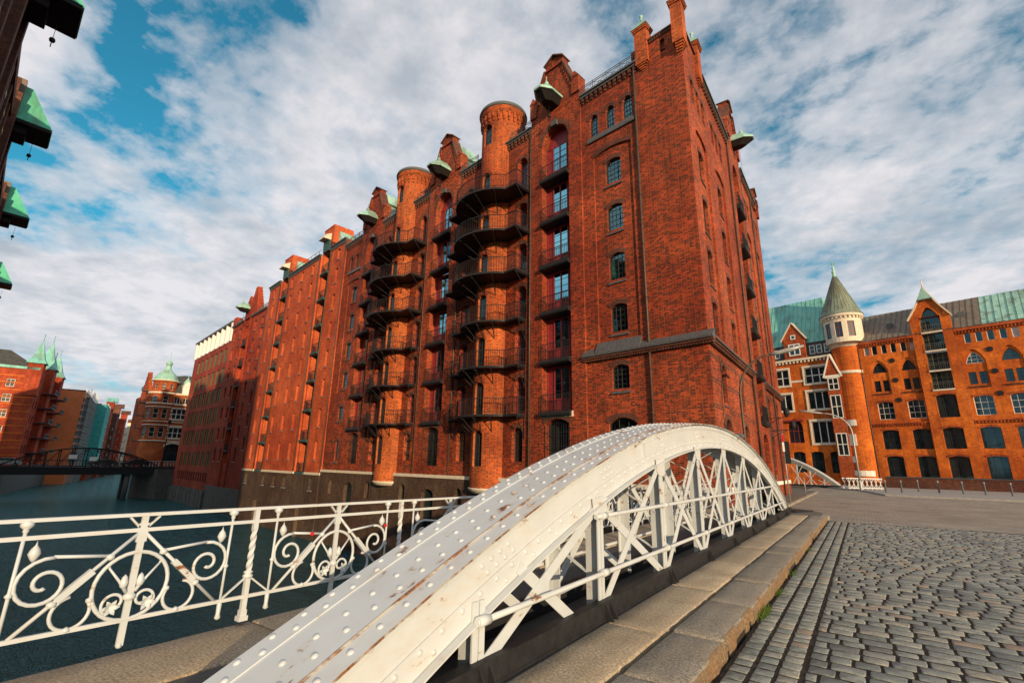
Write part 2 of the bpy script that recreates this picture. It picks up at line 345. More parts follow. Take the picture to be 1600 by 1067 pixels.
def arc(a, b, z, rise, n=8, pointed=False):
    """points of an arch from (a,z) up by rise and down to (b,z)"""
    w = b - a
    if rise <= 0: return [(a, z), (b, z)]
    out = []
    for i in range(n + 1):
        t = i / n; x = a + w * t
        if pointed:
            e = 1 - abs(2 * t - 1); out.append((x, z + rise * (1 - (1 - e) ** 1.6) ** .75))
        else:
            r = (w * w / 4 + rise * rise) / (2 * rise); out.append((x, z + rise - r + math.sqrt(max(0, r * r - (x - (a + b) / 2) ** 2))))
    return out
def wall(mb, F, s0, s1, z0, z1, holes=(), depth=.25, o=0.0, brk=(), ends=0.0, floor=True):
    """wall face at offset o with openings (a,b,c,d,rise[,pointed]) and their reveals"""
    xs = sorted({s0, s1, *[h[0] for h in holes], *[h[1] for h in holes], *[b for b in brk if s0 < b < s1]})
    for a, b in zip(xs, xs[1:]):
        mid = (a + b) / 2; z = z0
        for c, d in sorted((h[2], h[3]) for h in holes if h[0] < mid < h[1]):
            if c > z: mb.face([F(a, o, z), F(b, o, z), F(b, o, c), F(a, o, c)])
            z = max(z, d)
        if z < z1: mb.face([F(a, o, z), F(b, o, z), F(b, o, z1), F(a, o, z1)])
    for h in holes:
        a, b, c, d, rise = h[:5]; zs = d - rise
        ar = arc(a, b, zs, rise, 8, len(h) > 5)
        for (x, y), (u, v) in zip(ar, ar[1:]):
            if rise > 0: mb.face([F(x, o, y), F(u, o, v), F(u, o, d), F(x, o, d)])
            mb.face([F(x, o, y), F(x, o - depth, y), F(u, o - depth, v), F(u, o, v)])
        for x in (a, b): mb.face([F(x, o, c), F(x, o - depth, c), F(x, o - depth, zs), F(x, o, zs)])
        if floor: mb.face([F(a, o, c), F(b, o, c), F(b, o - depth, c), F(a, o - depth, c)])
    if ends:
        for x in (s0, s1): mb.face([F(x, o, z0), F(x, o - ends, z0), F(x, o - ends, z1), F(x, o, z1)])
    return mb

# windows: shared meshes, local x along the wall (centred), y outward, z up from the sill line
_win = {}
def outline(w, h, rise, pointed=False, ins=0.0):
    a, b = -w / 2 + ins, w / 2 - ins; r = rise * (w - 2 * ins) / w
    return [(a, ins)] + arc(a, b, h - rise - ins * (0 if rise > 0 else 1) , r if rise > 0 else 0, 8, pointed) + [(b, ins)]
def win_mesh(w, h, rise, cols, rows, ft, mt, pointed, inner):
    k = (round(w, 3), round(h, 3), round(rise, 3), cols, rows, ft, mt, pointed, inner)
    if k in _win: return _win[k]
    m = MB(); A = outline(w, h, rise, pointed); B = outline(w, h, rise, pointed, ft); n = len(A)
    for i in range(n):
        j = (i + 1) % n
        P = lambda q, y: Vector((q[0], y, q[1]))
        m.face([P(A[i], .05), P(A[j], .05), P(B[j], .05), P(B[i], .05)]); m.face([P(B[i], .05), P(B[j], .05), P(B[j], -.02), P(B[i], -.02)])
    def top(x):
        for (x0, z0), (x1, z1) in zip(B[1:-1], B[2:-1]):
            if min(x0, x1) - 1e-6 <= x <= max(x0, x1) + 1e-6 and x1 != x0: return z0 + (z1 - z0) * (x - x0) / (x1 - x0)
        return h - ft
    for i in range(1, cols): x = -w / 2 + w * i / cols; m.box(x - mt / 2, x + mt / 2, .0, .04, ft, top(x))
    for i in range(1, rows):
        z = h * i / rows; zs = h - rise; hw = w / 2 - ft
        if z > zs and rise > 0: hw *= max(.15, math.sqrt(max(0, 1 - ((z - zs) / rise) ** 2)))
        m.box(-hw, hw, .005, .035, z - mt / 2, z + mt / 2)
    pn = MB(); pn.face([Vector((x, .012, z)) for x, z in B])
    rv = None
    if inner:
        rv = MB(); O = outline(w * .98, h, rise, pointed)
        for i in range(len(O)):
            j = (i + 1) % len(O); rv.face([Vector((O[i][0], -.03, O[i][1])), Vector((O[j][0], -.03, O[j][1])), Vector((O[j][0], -inner, O[j][1])), Vector((O[i][0], -inner, O[i][1]))])
    bk = None
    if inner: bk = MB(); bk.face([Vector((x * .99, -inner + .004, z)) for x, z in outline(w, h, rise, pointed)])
    _win[k] = [x.mesh(nm) if x else None for x, nm in ((m, 'window'), (pn, 'pane'), (rv, 'inner_reveal'), (bk, 'room'))]
    return _win[k]
def window(parent, w, h, rise, loc, rot=0.0, cols=2, rows=3, ft=.06, mt=.03, frame='frame_dark', pane='pane', pointed=False, inner=0.0, sill=None, name='window'):
    me = win_mesh(w, h, rise, cols, rows, ft, mt, pointed, inner)
    def inst(nm, mesh, mat, par, **k):
        o = bpy.data.objects.new(nm, mesh); COL.objects.link(o); o.parent = par
        if not mesh.materials: mesh.materials.append(None)
        o.material_slots[0].link = 'OBJECT'; o.material_slots[0].material = MAT[mat]; return o
    wd = inst(name, me[0], frame, parent); wd.location = loc; wd.rotation_euler = (0, 0, rot)
    inst('pane', me[1], pane, wd)
    if inner: inst('inner_reveal', me[2], 'plaster_white', wd); inst('room', me[3], 'room_dark', wd)
    if sill:
        d, hgt, mat = sill; key = ('sill', round(w, 3), d, hgt)
        if key not in _win:
            q = MB(); q.hexa([Vector(p) for p in ((-w / 2 - .06, .02, -hgt), (w / 2 + .06, .02, -hgt), (w / 2 + .06, d, -hgt), (-w / 2 - .06, d, -hgt))], [Vector(p) for p in ((-w / 2 - .06, .02, .02), (w / 2 + .06, .02, .02), (w / 2 + .06, d, -hgt + .05), (-w / 2 - .06, d, -hgt + .05))]); _win[key] = q.mesh('sill')
        inst('sill', _win[key], mat, wd)
    return wd
_rail = {}
def rail_mesh(length, h=1.0, step=.13, t=.018):
    k = (round(length, 2), h, step)
    if k not in _rail:
        m = MB(); L2 = length / 2
        for z in (.06, h): m.box(-L2, L2, -t, t, z - t, z + t)
        n = max(2, int(length / step))
        for i in range(n + 1): x = -L2 + length * i / n; m.box(x - t * .6, x + t * .6, -t * .6, t * .6, 0, h)
        _rail[k] = m.mesh('railing')
    return _rail[k]
class MBX(MB):
    """builder whose x runs away from the camera along the canal (mirrored into the object's own frame)"""
    def mesh(s, name):
        s.v = [(-x, y, z) for x, y, z in s.v]; s.f = [tuple(reversed(q)) for q in s.f]; k = 0; uv = []
        for q in s.f: uv += list(reversed(s.uv[k:k + len(q)])); k += len(q)
        s.uv = uv; return MB.mesh(s, name)
def windowx(par, w, h, rise, loc, rot=0.0, *a, **k): return window(par, w, h, rise, (-loc[0], loc[1], loc[2]), -rot, *a, **k)
# ------------------------------------------------------------------ facade frame of the canal row (x = along the wall to the left, y = out over the water)
CO = Vector((-5.2, 23.1, 0)); DV = Vector((-.98844, .15162, 0)); OV = Vector((-.15162, -.98844, 0)); ROT = math.atan2(DV.y, DV.x)
def FW(s, o, z=0.0): return CO + DV * s + OV * o + ZV * z
F0 = lambda s, o, z: Vector((s, o, z))
FS = lambda t, o, z: Vector((t * .15162 - o * .98844, -t * .98844 - o * .15162, z))     # end wall of the corner warehouse
SROT = R(98.72)
FLOORS = [20.62, 17.42, 14.22, 11.05, 7.90, 4.72]
def spans(a, b, step): n = max(1, round((b - a) / step)); return [a + (b - a) * (i + .5) / n for i in range(n)]

def shared(fn):
    c = {}
    def g(*a):
        if a not in c: c[a] = fn(*a)
        return c[a]
    return g
@shared
def hood_mesh(kind):
    """copper crane hood: octagonal nose, origin on the wall at rim height"""
    w, d, ch, tip = .71, 1.15, .44, 1.9
    rim = [(-w, -.1), (-w, d), (-w + ch, tip), (w - ch, tip), (w, d), (w, -.1)]
    top = [(-.2, .1), (-.2, .8), (-.1, 1.0), (.1, 1.0), (.2, .8), (.2, .1)]
    m = MB()
    if kind == 'roof':
        r0 = [Vector((x * 1.12, y + (.08 if y > 0 else 0), 0)) for x, y in rim]; r1 = [Vector((x * 1.12, y + (.08 if y > 0 else 0), .16)) for x, y in rim]
        r2 = [Vector((x, y, 1.0)) for x, y in top]; m.hexa(r0, r1)
        for i in range(6): j = (i + 1) % 6; m.face([r1[i], r1[j], r2[j], r2[i]])
        m.face(r2); m.lathe([(.16, 1.0), (.2, 1.1), (.12, 1.25), (.03, 1.4), (.03, 1.75), (0, 1.8)], 8, (0, .9, 0))
    else:
        m.hexa([Vector((x * .6, y * .62 + .03, -.5)) for x, y in rim], [Vector((x * .95, y * .97, -.003)) for x, y in rim])
    return m.mesh('hood')
@shared
def hook_mesh(drop):
    m = MB(); m.tube([(0, 0, 0), (0, 0, -drop)], .012, 5); m.lathe([(0, .16), (.10, .1), (.13, 0), (.10, -.1), (0, -.16)], 10, (0, 0, -drop))
    m.tube([Vector((.09 * math.cos(a), 0, -drop - .30 + .09 * math.sin(a))) for a in [R(100 - 28 * i) for i in range(11)]], .022, 6); m.tube([(0, 0, -drop - .15), (-.01, 0, -drop - .22)], .02, 6)
    return m.mesh('hoist_hook')
def crane_hood(root, x, y, z, rot=0.0, drop=2.2, mat='copper', sc_=.95):
    h = put('crane_hood', hood_mesh('roof'), mat, root, (x, y, z), rot)
    h.scale = (sc_, sc_, sc_); put('hood_underside', hood_mesh('under'), 'wood_dark', h); put('hoist_hook', hook_mesh(drop), 'iron_black', h, (0, .62, -.6))
    return h
@shared
def slab_mesh(w):
    m = MB(); n = 6; prof = [(-.55, .0), (.16, .0)] + [(.16 + .14 * math.sin(a), -.16 + .16 * math.cos(a)) for a in [math.pi * i / n for i in range(1, n)]] + [(.16, -.32), (-.55, -.32)]
    A = [Vector((-w / 2, y, z)) for y, z in prof]; B = [Vector((w / 2, y, z)) for y, z in prof]; m.hexa(A, B); return m.mesh('balcony_slab')
@shared
def bay_door(w, h, rise):
    """maroon loading doors: two glazed leaves and solid outer boards"""
    m = MB(); A = outline(w, h, rise); m.face([Vector((x, 0, z)) for x, z in A])
    for x in (-w * .5, -w * .28, -.04, w * .24, w * .5 - .08): m.box(x, x + .08, .004, .05, 0, h - rise)
    for z in (.02, .75, h - rise - .1): m.box(-w / 2, w / 2, .004, .045, z, z + .08)
    g = MB()
    for x0, x1 in ((-w * .28 + .1, -.07), (.07, w * .24 - .03)): g.face([Vector(p) for p in ((x0, .012, .86), (x1, .012, .86), (x1, .012, h - rise - .14), (x0, .012, h - rise - .14))])
    b = MB()
    for x0, x1 in ((-w * .28 + .08, -.05), (.05, w * .24)):
        for i in range(1, 4): z = .86 + (h - rise - 1.0) * i / 4; b.box(x0, x1, .014, .03, z - .012, z + .012)
    return m.mesh('loading_door'), g.mesh('pane'), b.mesh('glazing_bar')
def loading_bay(root, c, o, w, floors, ztop, rise, F=F0, rot=0.0, rail_t=.018, slab='iron_black', door='wood_maroon', depth=.6, bottom=None):
    """stack of loading doors with little balconies; floors from the top down"""
    prev = ztop
    for i, z in enumerate(floors):
        h = prev - z - (.34 if i else 0); r = rise if i == 0 else 0
        d, g, b = bay_door(round(w - .02, 3), round(h, 3), r)
        dd = put('loading_door', d, door, root, F(c, o - depth + .02, z), rot); put('pane', g, 'pane', dd); put('glazing_bar', b, 'frame_dark', dd)
        s = put('balcony_slab', slab_mesh(round(w, 3)), slab, root, F(c, o, z), rot)
        put('railing', rail_mesh(round(w - .1, 2), 1.02, .13, rail_t), 'iron_black', s, (0, .14, 0))
        prev = z
def cornice_run(mb, F, a, b, o, z, drop=.55):
    mb.box(a, b, o - .1, o + .28, z - .02, z + .10, F); mb.box(a, b, o - .1, o + .18, z - .16, z - .02, F)
@shared
def roof_rail(L):
    m = MB(); n = max(1, round(L / .95)); w = L / n
    for z in (.05, .52, .66): m.box(0, L, -.015, .015, z - .018, z + .018)
    for i in range(n + 1):
        x = i * w; m.box(x - .02, x + .02, -.02, .02, 0, .7)
        if i < n:
            x2 = x + w
            m.bar((x + .05, 0, .07), (x2 - .05, 0, .5), .02, .02); m.bar((x + .05, 0, .5), (x2 - .05, 0, .07), .02, .02); m.box(x + .14, x + .16, -.012, .012, .05, .52); m.box(x2 - .16, x2 - .14, -.012, .012, .05, .52)
            m.lathe([(.10, -.01), (.10, .01)], 10, (x + w / 2, 0, .28))
    return m.mesh('roof_railing')
def gable(root, c, o, zb, F=F0, rot=0.0, hw=2.17, z1=27.15, z2=29.55, brickm='brick_red'):
    m = MB(); tw = .80
    poly = [(c - hw, zb), (c + hw, zb), (c + hw, z1), (c + hw - .45, z1), (c + tw, z2), (c + tw, z2 + .45), (c, z2 + .95), (c - tw, z2 + .45), (c - tw, z2), (c - hw + .45, z1), (c - hw, z1)]
    m.prism(poly, o - .6, o + .02, F)
    for sx in (-1, 1):
        x = c + sx * (hw - .27); m.box(x - .3, x + .3, o - .62, o + .16, z1 - 1.0, z1 + .25, F)
        m.prism([(x - .34, z1 + .25), (x + .34, z1 + .25), (x, z1 + .72)], o - .64, o + .2, F)
        for k in range(7):                                             # stepped corbels under the raking coping
            t = (k + .5) / 7; xx = c + sx * (hw - .5 - (hw - .5 - tw) * t); zz = z1 + (z2 - z1) * t
            m.box(xx - .085, xx + .085, o + .02, o + .13, zz - .62, zz - .12, F)
    m.box(c - .86, c + .86, o - .66, o + .14, z2 - .1, z2 + .06, F)
    g = m.build('gable', brickm, root)
    cp = MB()
    for sx in (-1, 1):
        a = F(c + sx * (hw - .42), o - .25, z1 + .06); b = F(c + sx * tw, o - .25, z2 + .02); cp.bar(a, b, .92, .10)
        a = F(c + sx * (tw + .08), o - .25, z2 + .44); b = F(c, o - .25, z2 + 1.0); cp.bar(a, b, .92, .09)
    cp.build('coping', 'brick_dark', g)
    rf = MB(); rf.prism([(c - 1.55, z1 - .6), (c + 1.55, z1 - .6), (c, z2 - .35)], o - 6, o - .605, F)
    rf.prism([(c - .5, z2 - .6), (c + .5, z2 - .6), (c, z2 + .7)], o - 3.2, o - .61, F); rf.build('gable_roof', 'copper', g)
    return g
def pipe(root, F, s, o, z0, z1, r=.06):
    m = MB(); m.tube([F(s, o + .1, z0), F(s, o + .1, z1)], r, 8)
    z = z0 + 1
    while z < z1: m.tube([F(s, o + .1, z), F(s, o + .1, z + .09)], r * 1.35, 8); z += 3.1
    return m.build('drainpipe', 'pipe_metal', root)
def voussoirs(mb, F, h, o, n=11, t=.26, proud=.035):
    """ring of arch bricks over an opening"""
    a, b, c, d, rise = h[:5]; rise = max(rise, .06); ar = arc(a - .02, b + .02, d - rise + .012, rise, n)
    mid = Vector(((a + b) / 2, 0, d - max(rise, (b - a) * .9)))
    for (x, y), (u, v) in zip(ar, ar[1:]):
        p = [Vector((x, 0, y)), Vector((u, 0, v))]; q = [k + (k - mid).normalized() * t for k in p]
        g = .012
        pts = [p[0].lerp(p[1], g * 4), p[1].lerp(p[0], g * 4), q[1].lerp(q[0], g * 4), q[0].lerp(q[1], g * 4)]
        mb.hexa([F(k.x, o - .02, k.z) for k in pts], [F(k.x, o + proud, k.z) for k in pts])

@shared
def stair_balcony(wide):
    """plan round the stair drum, x centred on the drum, y out from the wall, z = floor"""
    cy, Rr, dep, hw = (-.75, 3.5, 1.43, 3.77) if wide else (-.75, 2.75, .80, 3.5)
    xa = math.sqrt(Rr * Rr - (dep - cy) ** 2); a0 = math.atan2(dep - cy, xa)
    pts = [(hw, .02), (hw, dep), (xa, dep)] + [(Rr * math.cos(a), cy + Rr * math.sin(a)) for a in [a0 + (math.pi - 2 * a0) * i / 18 for i in range(1, 18)]] + [(-xa, dep), (-hw, dep), (-hw, .02)]
    sl = MB(); sl.hexa([Vector((x, y, -.14)) for x, y in pts], [Vector((x, y, 0)) for x, y in pts])
    rl = MB(); P = [Vector((x, y, 0)) * .992 for x, y in pts]
    for z, t in ((1.04, .022), (.14, .016)):
        for p, q in zip(P, P[1:]): rl.bar(p + ZV * z, q + ZV * z, t * 2, t * 2)
    for p, q in zip(P, P[1:]):
        n = max(1, int((q - p).length / .14))
        for i in range(n):
            b = p.lerp(q, i / n); big = i == 0 and (q - p).length > .5; t = .022 if big else .0095; rl.box(b.x - t, b.x + t, b.y - t, b.y + t, 0, 1.04)
    br = []
    for x in (-hw + .06, hw - .06):
        m = MB(); m.bar((x, .03, -1.45), (x, dep - .06, -.16), .038, .038); m.bar((x, .03, -1.5), (x, .03, -.14), .038, .038); m.bar((x, .03, -.2), (x, dep - .04, -.2), .045, .05); br.append(m.mesh('bracket'))
    for a in (R(52), R(78), R(102), R(128)):
        m = MB(); c, s = math.cos(a), math.sin(a); w = lambda r, z: (r * c, cy + r * s, z)
        m.bar(w(1.7, -1.05), w(Rr - .1, -.16), .038, .038); m.bar(w(1.7, -.22), w(Rr - .06, -.22), .045, .06)
        m.tube([w(1.72 + .35 * (1 - math.cos(k)), -1.0 + .75 * math.sin(k)) for k in [math.pi / 2 * i / 6 for i in range(7)]], .022, 5); br.append(m.mesh('bracket'))
    return sl.mesh('stair_balcony'), rl.mesh('railing'), br

def stair_tower(root, c, o=-.75, r=1.68):
    FC = lambda s, q, z: Vector((c + (r + q) * math.sin(s / r), o + (r + q) * math.cos(s / r), z))
    w2 = .44; holes = [(-w2, w2, z + .05, z + 2.25, .22) for z in FLOORS] + [(-w2, w2, 1.45, 3.75, .2), (-w2, w2, 25.75, 27.6, .3)]
    holes[0] = (-w2, w2, FLOORS[0] + .05, FLOORS[0] + 2.6, .44)
    brk = [-math.pi * r + 2 * math.pi * r * i / 40 for i in range(41)]
    m = MB(); L = math.pi * r
    wall(m, FC, -L, L, .1, 29.05, holes, .28, 0, brk)
    t = m.build('stair_tower', 'brick_orange', root)
    f = MB()                                                            # arched corbel frieze and projecting rim
    for k in range(26):
        s = -L + 2 * L * (k + .5) / 26; s2 = L / 26
        f.box(s - s2 * .42, s + s2 * .42, -.01, .16, 28.05, 28.5, FC); f.box(s - s2 * .28, s + s2 * .28, -.01, .10, 27.75, 28.05, FC)
    f.lathe([(r + .17, 28.6), (r + .2, 29.0)], 40, (c, o, 0)); f.lathe([(r - .01, 28.5), (r + .17, 28.6)], 40, (c, o, 0)); f.build('corbel_frieze', 'brick_orange', t)
    q = MB(); q.lathe([(r, 28.98), (r + .27, 29.0), (r + .30, 29.12), (r + .24, 29.3), (r - .2, 29.42), (0, 29.5)], 40, (c, o, 0)); q.build('rim', 'iron_grey', t)
    for a, b, z0, z1, rise in holes:
        d = r - .24; window(t, .86, z1 - z0, rise, (c, o + d, z0), 0, 2, 5 if z1 - z0 > 2 else 4, .06, .03, 'frame_dark', 'pane')
    v = MB()
    for h in holes: voussoirs(v, FC, h, 0, 9, .24, .03)
    v.build('arch_brick', 'brick_red', t)
    q = MB(); q.lathe([(0, -.28), (1.5, -.25), (r + .05, -.02), (r + .08, .1), (0, .1)], 24, (c, o, 0), 0, math.pi); q.build('stone_ledge', 'stone_cream', t)
    for i, z in enumerate(FLOORS):
        sl, rl, br = stair_balcony(i < 3); s = put('stair_balcony', sl, 'iron_black', t, (c, 0, z)); put('railing', rl, 'iron_black', s)
        for b in br: put('bracket', b, 'iron_black', s)

def corner_warehouse():
    root = thing('corner_warehouse', 'tall red brick corner warehouse with two round stair towers and stacked iron balconies', 'building', CO, ROT)
    top = 25.55
    m = MB(); vs_ = MB(); base = MB()
    PAV = [9.25, 21.70, 34.08]; TW = [15.4, 27.85]
    # plain corner
    wall(m, F0, 0, 3.2, .57, 26.62, [(1.0, 1.28, 25.3, 26.2, .1), (2.05, 2.33, 25.3, 26.2, .1)], .2)
    # the two window strips
    for a0, b0, cx in ((3.2, 7.08, 4.87), (36.25, 40.2, 37.45)):
        at = [(cx + k * 1.22 - .31, cx + k * 1.22 + .31, 22.12, 23.68, .31) for k in (-1, 0, 1)]
        low = [(cx - .53, cx + .53, 5.68, 6.98, .16), (cx - .85, cx + .85, 1.6, 4.12, .3) if a0 < 10 else (cx - .35, cx + .35, 1.7, 3.6, .2)]
        wall(m, F0, a0, b0, .57, top, at + low + [(cx - 1.33, cx + 1.33, 8.45, 20.75, .25)], .22)
        rows = [(18.3, 19.92), (15.15, 16.78), (12.02, 13.62), (8.92, 10.5)]
        ph = [(cx - .53, cx + .53, a, b, .17) for a, b in rows]
        wall(m, F0, cx - 1.33, cx + 1.33, 8.45, 20.75, ph, .2, -.1)
        for h in at + low + ph:
            o = -.1 if h in ph else 0
            voussoirs(vs_, F0, h, o)
            w = h[1] - h[0]; window(root, w, h[3] - h[2], h[4], ((h[0] + h[1]) / 2, o - .17, h[2]), 0, 4 if w < 1.2 and w > .8 else 3, 5 if h[3] - h[2] < 1.7 else 4, .045, .028, 'frame_dark', 'window_glass', inner=.5, sill=(.26, .28, 'slate') if h[2] < 21 else None)
        sb = MB(); sb.hexa([Vector(p) for p in ((cx - 1.7, .02, 21.68), (cx + 1.7, .02, 21.68), (cx + 1.7, .12, 21.68), (cx - 1.7, .12, 21.68))], [Vector(p) for p in ((cx - 1.7, .02, 22.1), (cx + 1.7, .02, 22.1), (cx + 1.7, .13, 21.78), (cx - 1.7, .13, 21.78))]); sb.build('sill_band', 'slate', root)
        av = MB(); voussoirs(av, F0, (cx - 1.33, cx + 1.33, 8.45, 20.75, .25), 0, 22, .26, .03); av.build('arch_brick', 'brick_dark', root)
    # loading pavilions
    for c in PAV:
        h = (c - 1.17, c + 1.17, 4.72, 24.58, 1.17); g = (c - .95, c + .95, 1.42, 4.28, .3)
        wall(m, F0, c - 2.17, c + 2.17, .57, 25.75, [h, g], .6, .12, ends=.3)
        voussoirs(vs_, F0, h, .12, 24, .34, .03); voussoirs(vs_, F0, g, .12, 15)
        loading_bay(root, c, .12, 2.34, FLOORS, 24.58, 1.17)
        gable(root, c, .12, 25.75)
        crane_hood(root, c, .14, 26.45, 0, .9)
        st = MB(); st.box(c - 1.25, c + 1.25, -.4, .2, 4.36, 4.68); st.build('lintel', 'stone_cream' if c < 12 else 'iron_black', root)
        gr = MB()
        for i in range(11): x = c - .9 + .18 * i; gr.tube([(x, .14, 1.4), (x, .14, 4.15 - .25 * abs(x - c))], .014, 5)
        for z in (1.9, 2.7, 3.5): gr.box(c - .95, c + .95, .125, .155, z - .02, z + .02)
        gw = window(root, 1.88, 2.84, .3, (c, -.4, 1.43), 0, 3, 3, .08, .04, 'frame_dark', 'pane'); gr.build('grille', 'iron_black', root)
        kk = MB(); kk.box(c - .3, c + .2, .1, .34, 24.5, 24.9); kk.build('keystone_cap', 'slate', root)
    # stair bays
    for c in TW:
        hs = []
        for i, z in enumerate(FLOORS):
            for sx in (-1, 1):
                x = c + sx * 2.98; hs.append((x - .5, x + .5, z + .05, z + (2.95 if i == 0 else 2.42), .5 if i == 0 else .2))
        for sx in (-1, 1): x = c + sx * 2.8; hs.append((x - .47, x + .47, 1.78, 3.9, .2))
        a, b = c - 3.98, c + 4.06
        wall(m, F0, a, b, .57, top, hs, .38)
        for h in hs:
            voussoirs(vs_, F0, h, 0)
            lowr = h[2] < 2
            window(root, h[1] - h[0], h[3] - h[2], h[4], ((h[0] + h[1]) / 2, -.34, h[2]), 0, 2, 6 if lowr else 4, .09 if not lowr else .05, .03, 'frame_dark' if lowr else 'wood_maroon', 'window_glass' if lowr else 'pane', inner=.4 if lowr else 0, sill=(.30, .38, 'slate') if lowr else None, name='window' if lowr else 'balcony_door')
        stair_tower(root, c)
    # end wall towards the street
    FT = FS; hs = []; ins = []
    for cx in (2.62, 7.2, 17.3, 21.4):
        if cx < 12: hs += [(cx + k * 1.15 - .3, cx + k * 1.15 + .3, 22.1, 23.6, .3) for k in (-1, 0, 1)] + [(cx - 1.2, cx + 1.2, 8.2, 20.5, .25)]
        else: hs += [(cx + k * 1.15 - .3, cx + k * 1.15 + .3, 22.1, 23.6, .3) for k in (-1, 0, 1)] + [(cx - 1.2, cx + 1.2, 8.2, 20.5, .25)]
        hs += [(cx - .5, cx + .5, 4.8, 6.75, .5), (cx - .75, cx + .75, 1.2, 4.0, .7)]
        ph = [(cx - .52, cx + .52, a, b, .2) for a, b in ((17.6, 19.4), (14.3, 16.3), (11.2, 13.2), (8.3, 10.2))]
        wall(m, FT, cx - 1.2, cx + 1.2, 8.2, 20.5, ph, .26, -.12)
        ins += ph
    for h in hs + ins:
        if h[3] - h[2] > 5: continue
        o = -.12 if h in ins else 0; voussoirs(vs_, FT, h, o)
        window(root, h[1] - h[0], h[3] - h[2], h[4], FT((h[0] + h[1]) / 2, o - .2, h[2]), SROT, 3, 4, .05, .03, 'frame_dark', 'pane', sill=(.26, .2, 'slate') if h[2] < 21 else None)
    wall(m, FT, 0, 11.0, -.6, top, [h for h in hs if h[1] < 11], .26)
    wall(m, FT, 15.3, 24.6, -.6, top, [h for h in hs if h[0] > 15], .26)
    c = 13.15; hb = (c - 1.15, c + 1.15, 4.72, 24.5, 1.15); dr = (c - 1.0, c + 1.0, -.45, 3.9, .5)
    wall(m, FT, 11.0, 15.3, -.6, 25.75, [hb, dr], .6, .12, ends=.3)
    loading_bay(root, c, .12, 2.30, FLOORS, 24.5, 1.15, FT, SROT); gable(root, c, .12, 25.75, FT, SROT, 2.15); crane_hood(root, *FT(c, .14, 26.45), SROT, 3.2, sc_=.78)
    window(root, 1.98, 4.3, .5, FT(c, -.4, -.45), SROT, 2, 4, .1, .05, 'wood_maroon', 'pane', name='street_door')
    c2 = 23.4; gable(root, c2, .02, 25.5, FT, SROT, 1.2, 26.2, 27.0)
    # raised parapet on the corner
    wall(m, FT, 0, 3.7, top, 26.62, [], .2)
    m.box(.1, 3.1, -.5, -.2, top, 26.6)
    m.build('wall', 'brick_red', root); vs_.build('arch_bricks', 'brick_dark', root)['kind'] = 'stuff'
    # back walls and roof close the volume
    bk = MB(); L = FS(24.6, 0, 0)
    bk.face([Vector((40.2, 0, -.6)), Vector((40.2 + L.x, L.y, -.6)), Vector((40.2 + L.x, L.y, 25.5)), Vector((40.2, 0, 25.5))]); bk.face([Vector((L.x, L.y, -.6)), Vector((40.2 + L.x, L.y, -.6)), Vector((40.2 + L.x, L.y, 25.5)), Vector((L.x, L.y, 25.5))]); bk.build('back_wall', 'brick_dark', root)
    rf = MB(); e = 25.45; q = lambda s, t, z: FS(t, 0, z) + Vector((s, 0, 0))
    rf.face([q(0, 0, e), q(40.2, 0, e), q(36, 9, e + 1.2), q(6, 9, e + 1.2)]); rf.face([q(0, 24.6, e), q(40.2, 24.6, e), q(36, 15, e + 1.2), q(6, 15, e + 1.2)]); rf.face([q(0, 0, e), q(0, 24.6, e), q(6, 15, e + 1.2), q(6, 9, e + 1.2)]); rf.face([q(6, 9, e + 1.2), q(36, 9, e + 1.2), q(36, 15, e + 1.2), q(6, 15, e + 1.2)]); rf.build('roof', 'copper_brown', root)
    # cornices, corbel tables, roof rails
    cb = MB()
    for a, b in ((2.8, 7.05), (11.45, 19.5), (23.9, 31.9), (36.28, 40.2)):
        cn = MB(); cornice_run(cn, F0, a, b, 0, top); cn.build('cornice', 'iron_grey', root)
        for x in spans(a, b, .36): cb.box(x - .09, x + .09, .0, .15, top - .42, top - .16); cb.box(x - .055, x + .055, .0, .10, top - .62, top - .42)
        for u, v in (((a + .1, b) if b - a < 5 else (a, a + 2.1)), ((b - 2.1, b) if b - a > 5 else (0, 0))):
            if v > u: put('roof_railing', roof_rail(round(v - u, 2)), 'iron_grey', root, (u, .1, top + .11))
    for a, b in ((3.6, 10.95), (15.3, 22.2)):
        cn = MB(); cornice_run(cn, FT, a, b, 0, top); cn.build('cornice', 'iron_grey', root)
        for x in spans(a, b, .36): cb.box(x - .09, x + .09, .0, .15, top - .42, top - .16, FT)
    cb.build('corbel_table', 'brick_dark', root)['kind'] = 'stuff'
    # turrets on the corner parapet
    def turret(F, s, z0, z1, w=.80, base_z=None):
        t = MB(); h = w / 2; t.box(s - h, s + h, -.42, .22, z0, z1, F)
        for k, (e, zz) in enumerate(((.06, z1 - .02), (.10, z1 + .10))): t.box(s - h - e, s + h + e, -.42 - e, .22 + e, zz, zz + .12, F)
        for k in range(4): e = h * (1 - .2 * (k + 1)); t.box(s - e, s + e, -.3, .22 - .05 * (k + 1), z0 - .12 * (k + 1), z0 - .12 * k - .003, F)
        tt = t.build('turret', 'brick_orange', root); cpm = MB(); z2 = z1 + .22
        lo = [F(s - h - .14, -.56, z2), F(s + h + .14, -.56, z2), F(s + h + .14, .36, z2), F(s - h - .14, .36, z2)]; ap = F(s, -.1, z2 + .85)
        for i in range(4): cpm.face([lo[i], lo[(i + 1) % 4], ap])
        cpm.face(lo); cpm.lathe([(.07, -.08), (.07, .05), (.04, .1), (.11, .2), (.11, .28), (0, .36)], 10, ap); cpm.build('turret_cap', 'copper', tt)
    turret(F0, 2.42, 25.2, 27.6); turret(FS, .02, 25.0, 27.7, .76); turret(FS, 3.3, 24.9, 27.4)
    co = MB(); co.box(-.1, 2.2, -.52, .1, 26.62, 26.74); co.box(.1, 3.1, -.5, .1, 26.62, 26.74, FS)
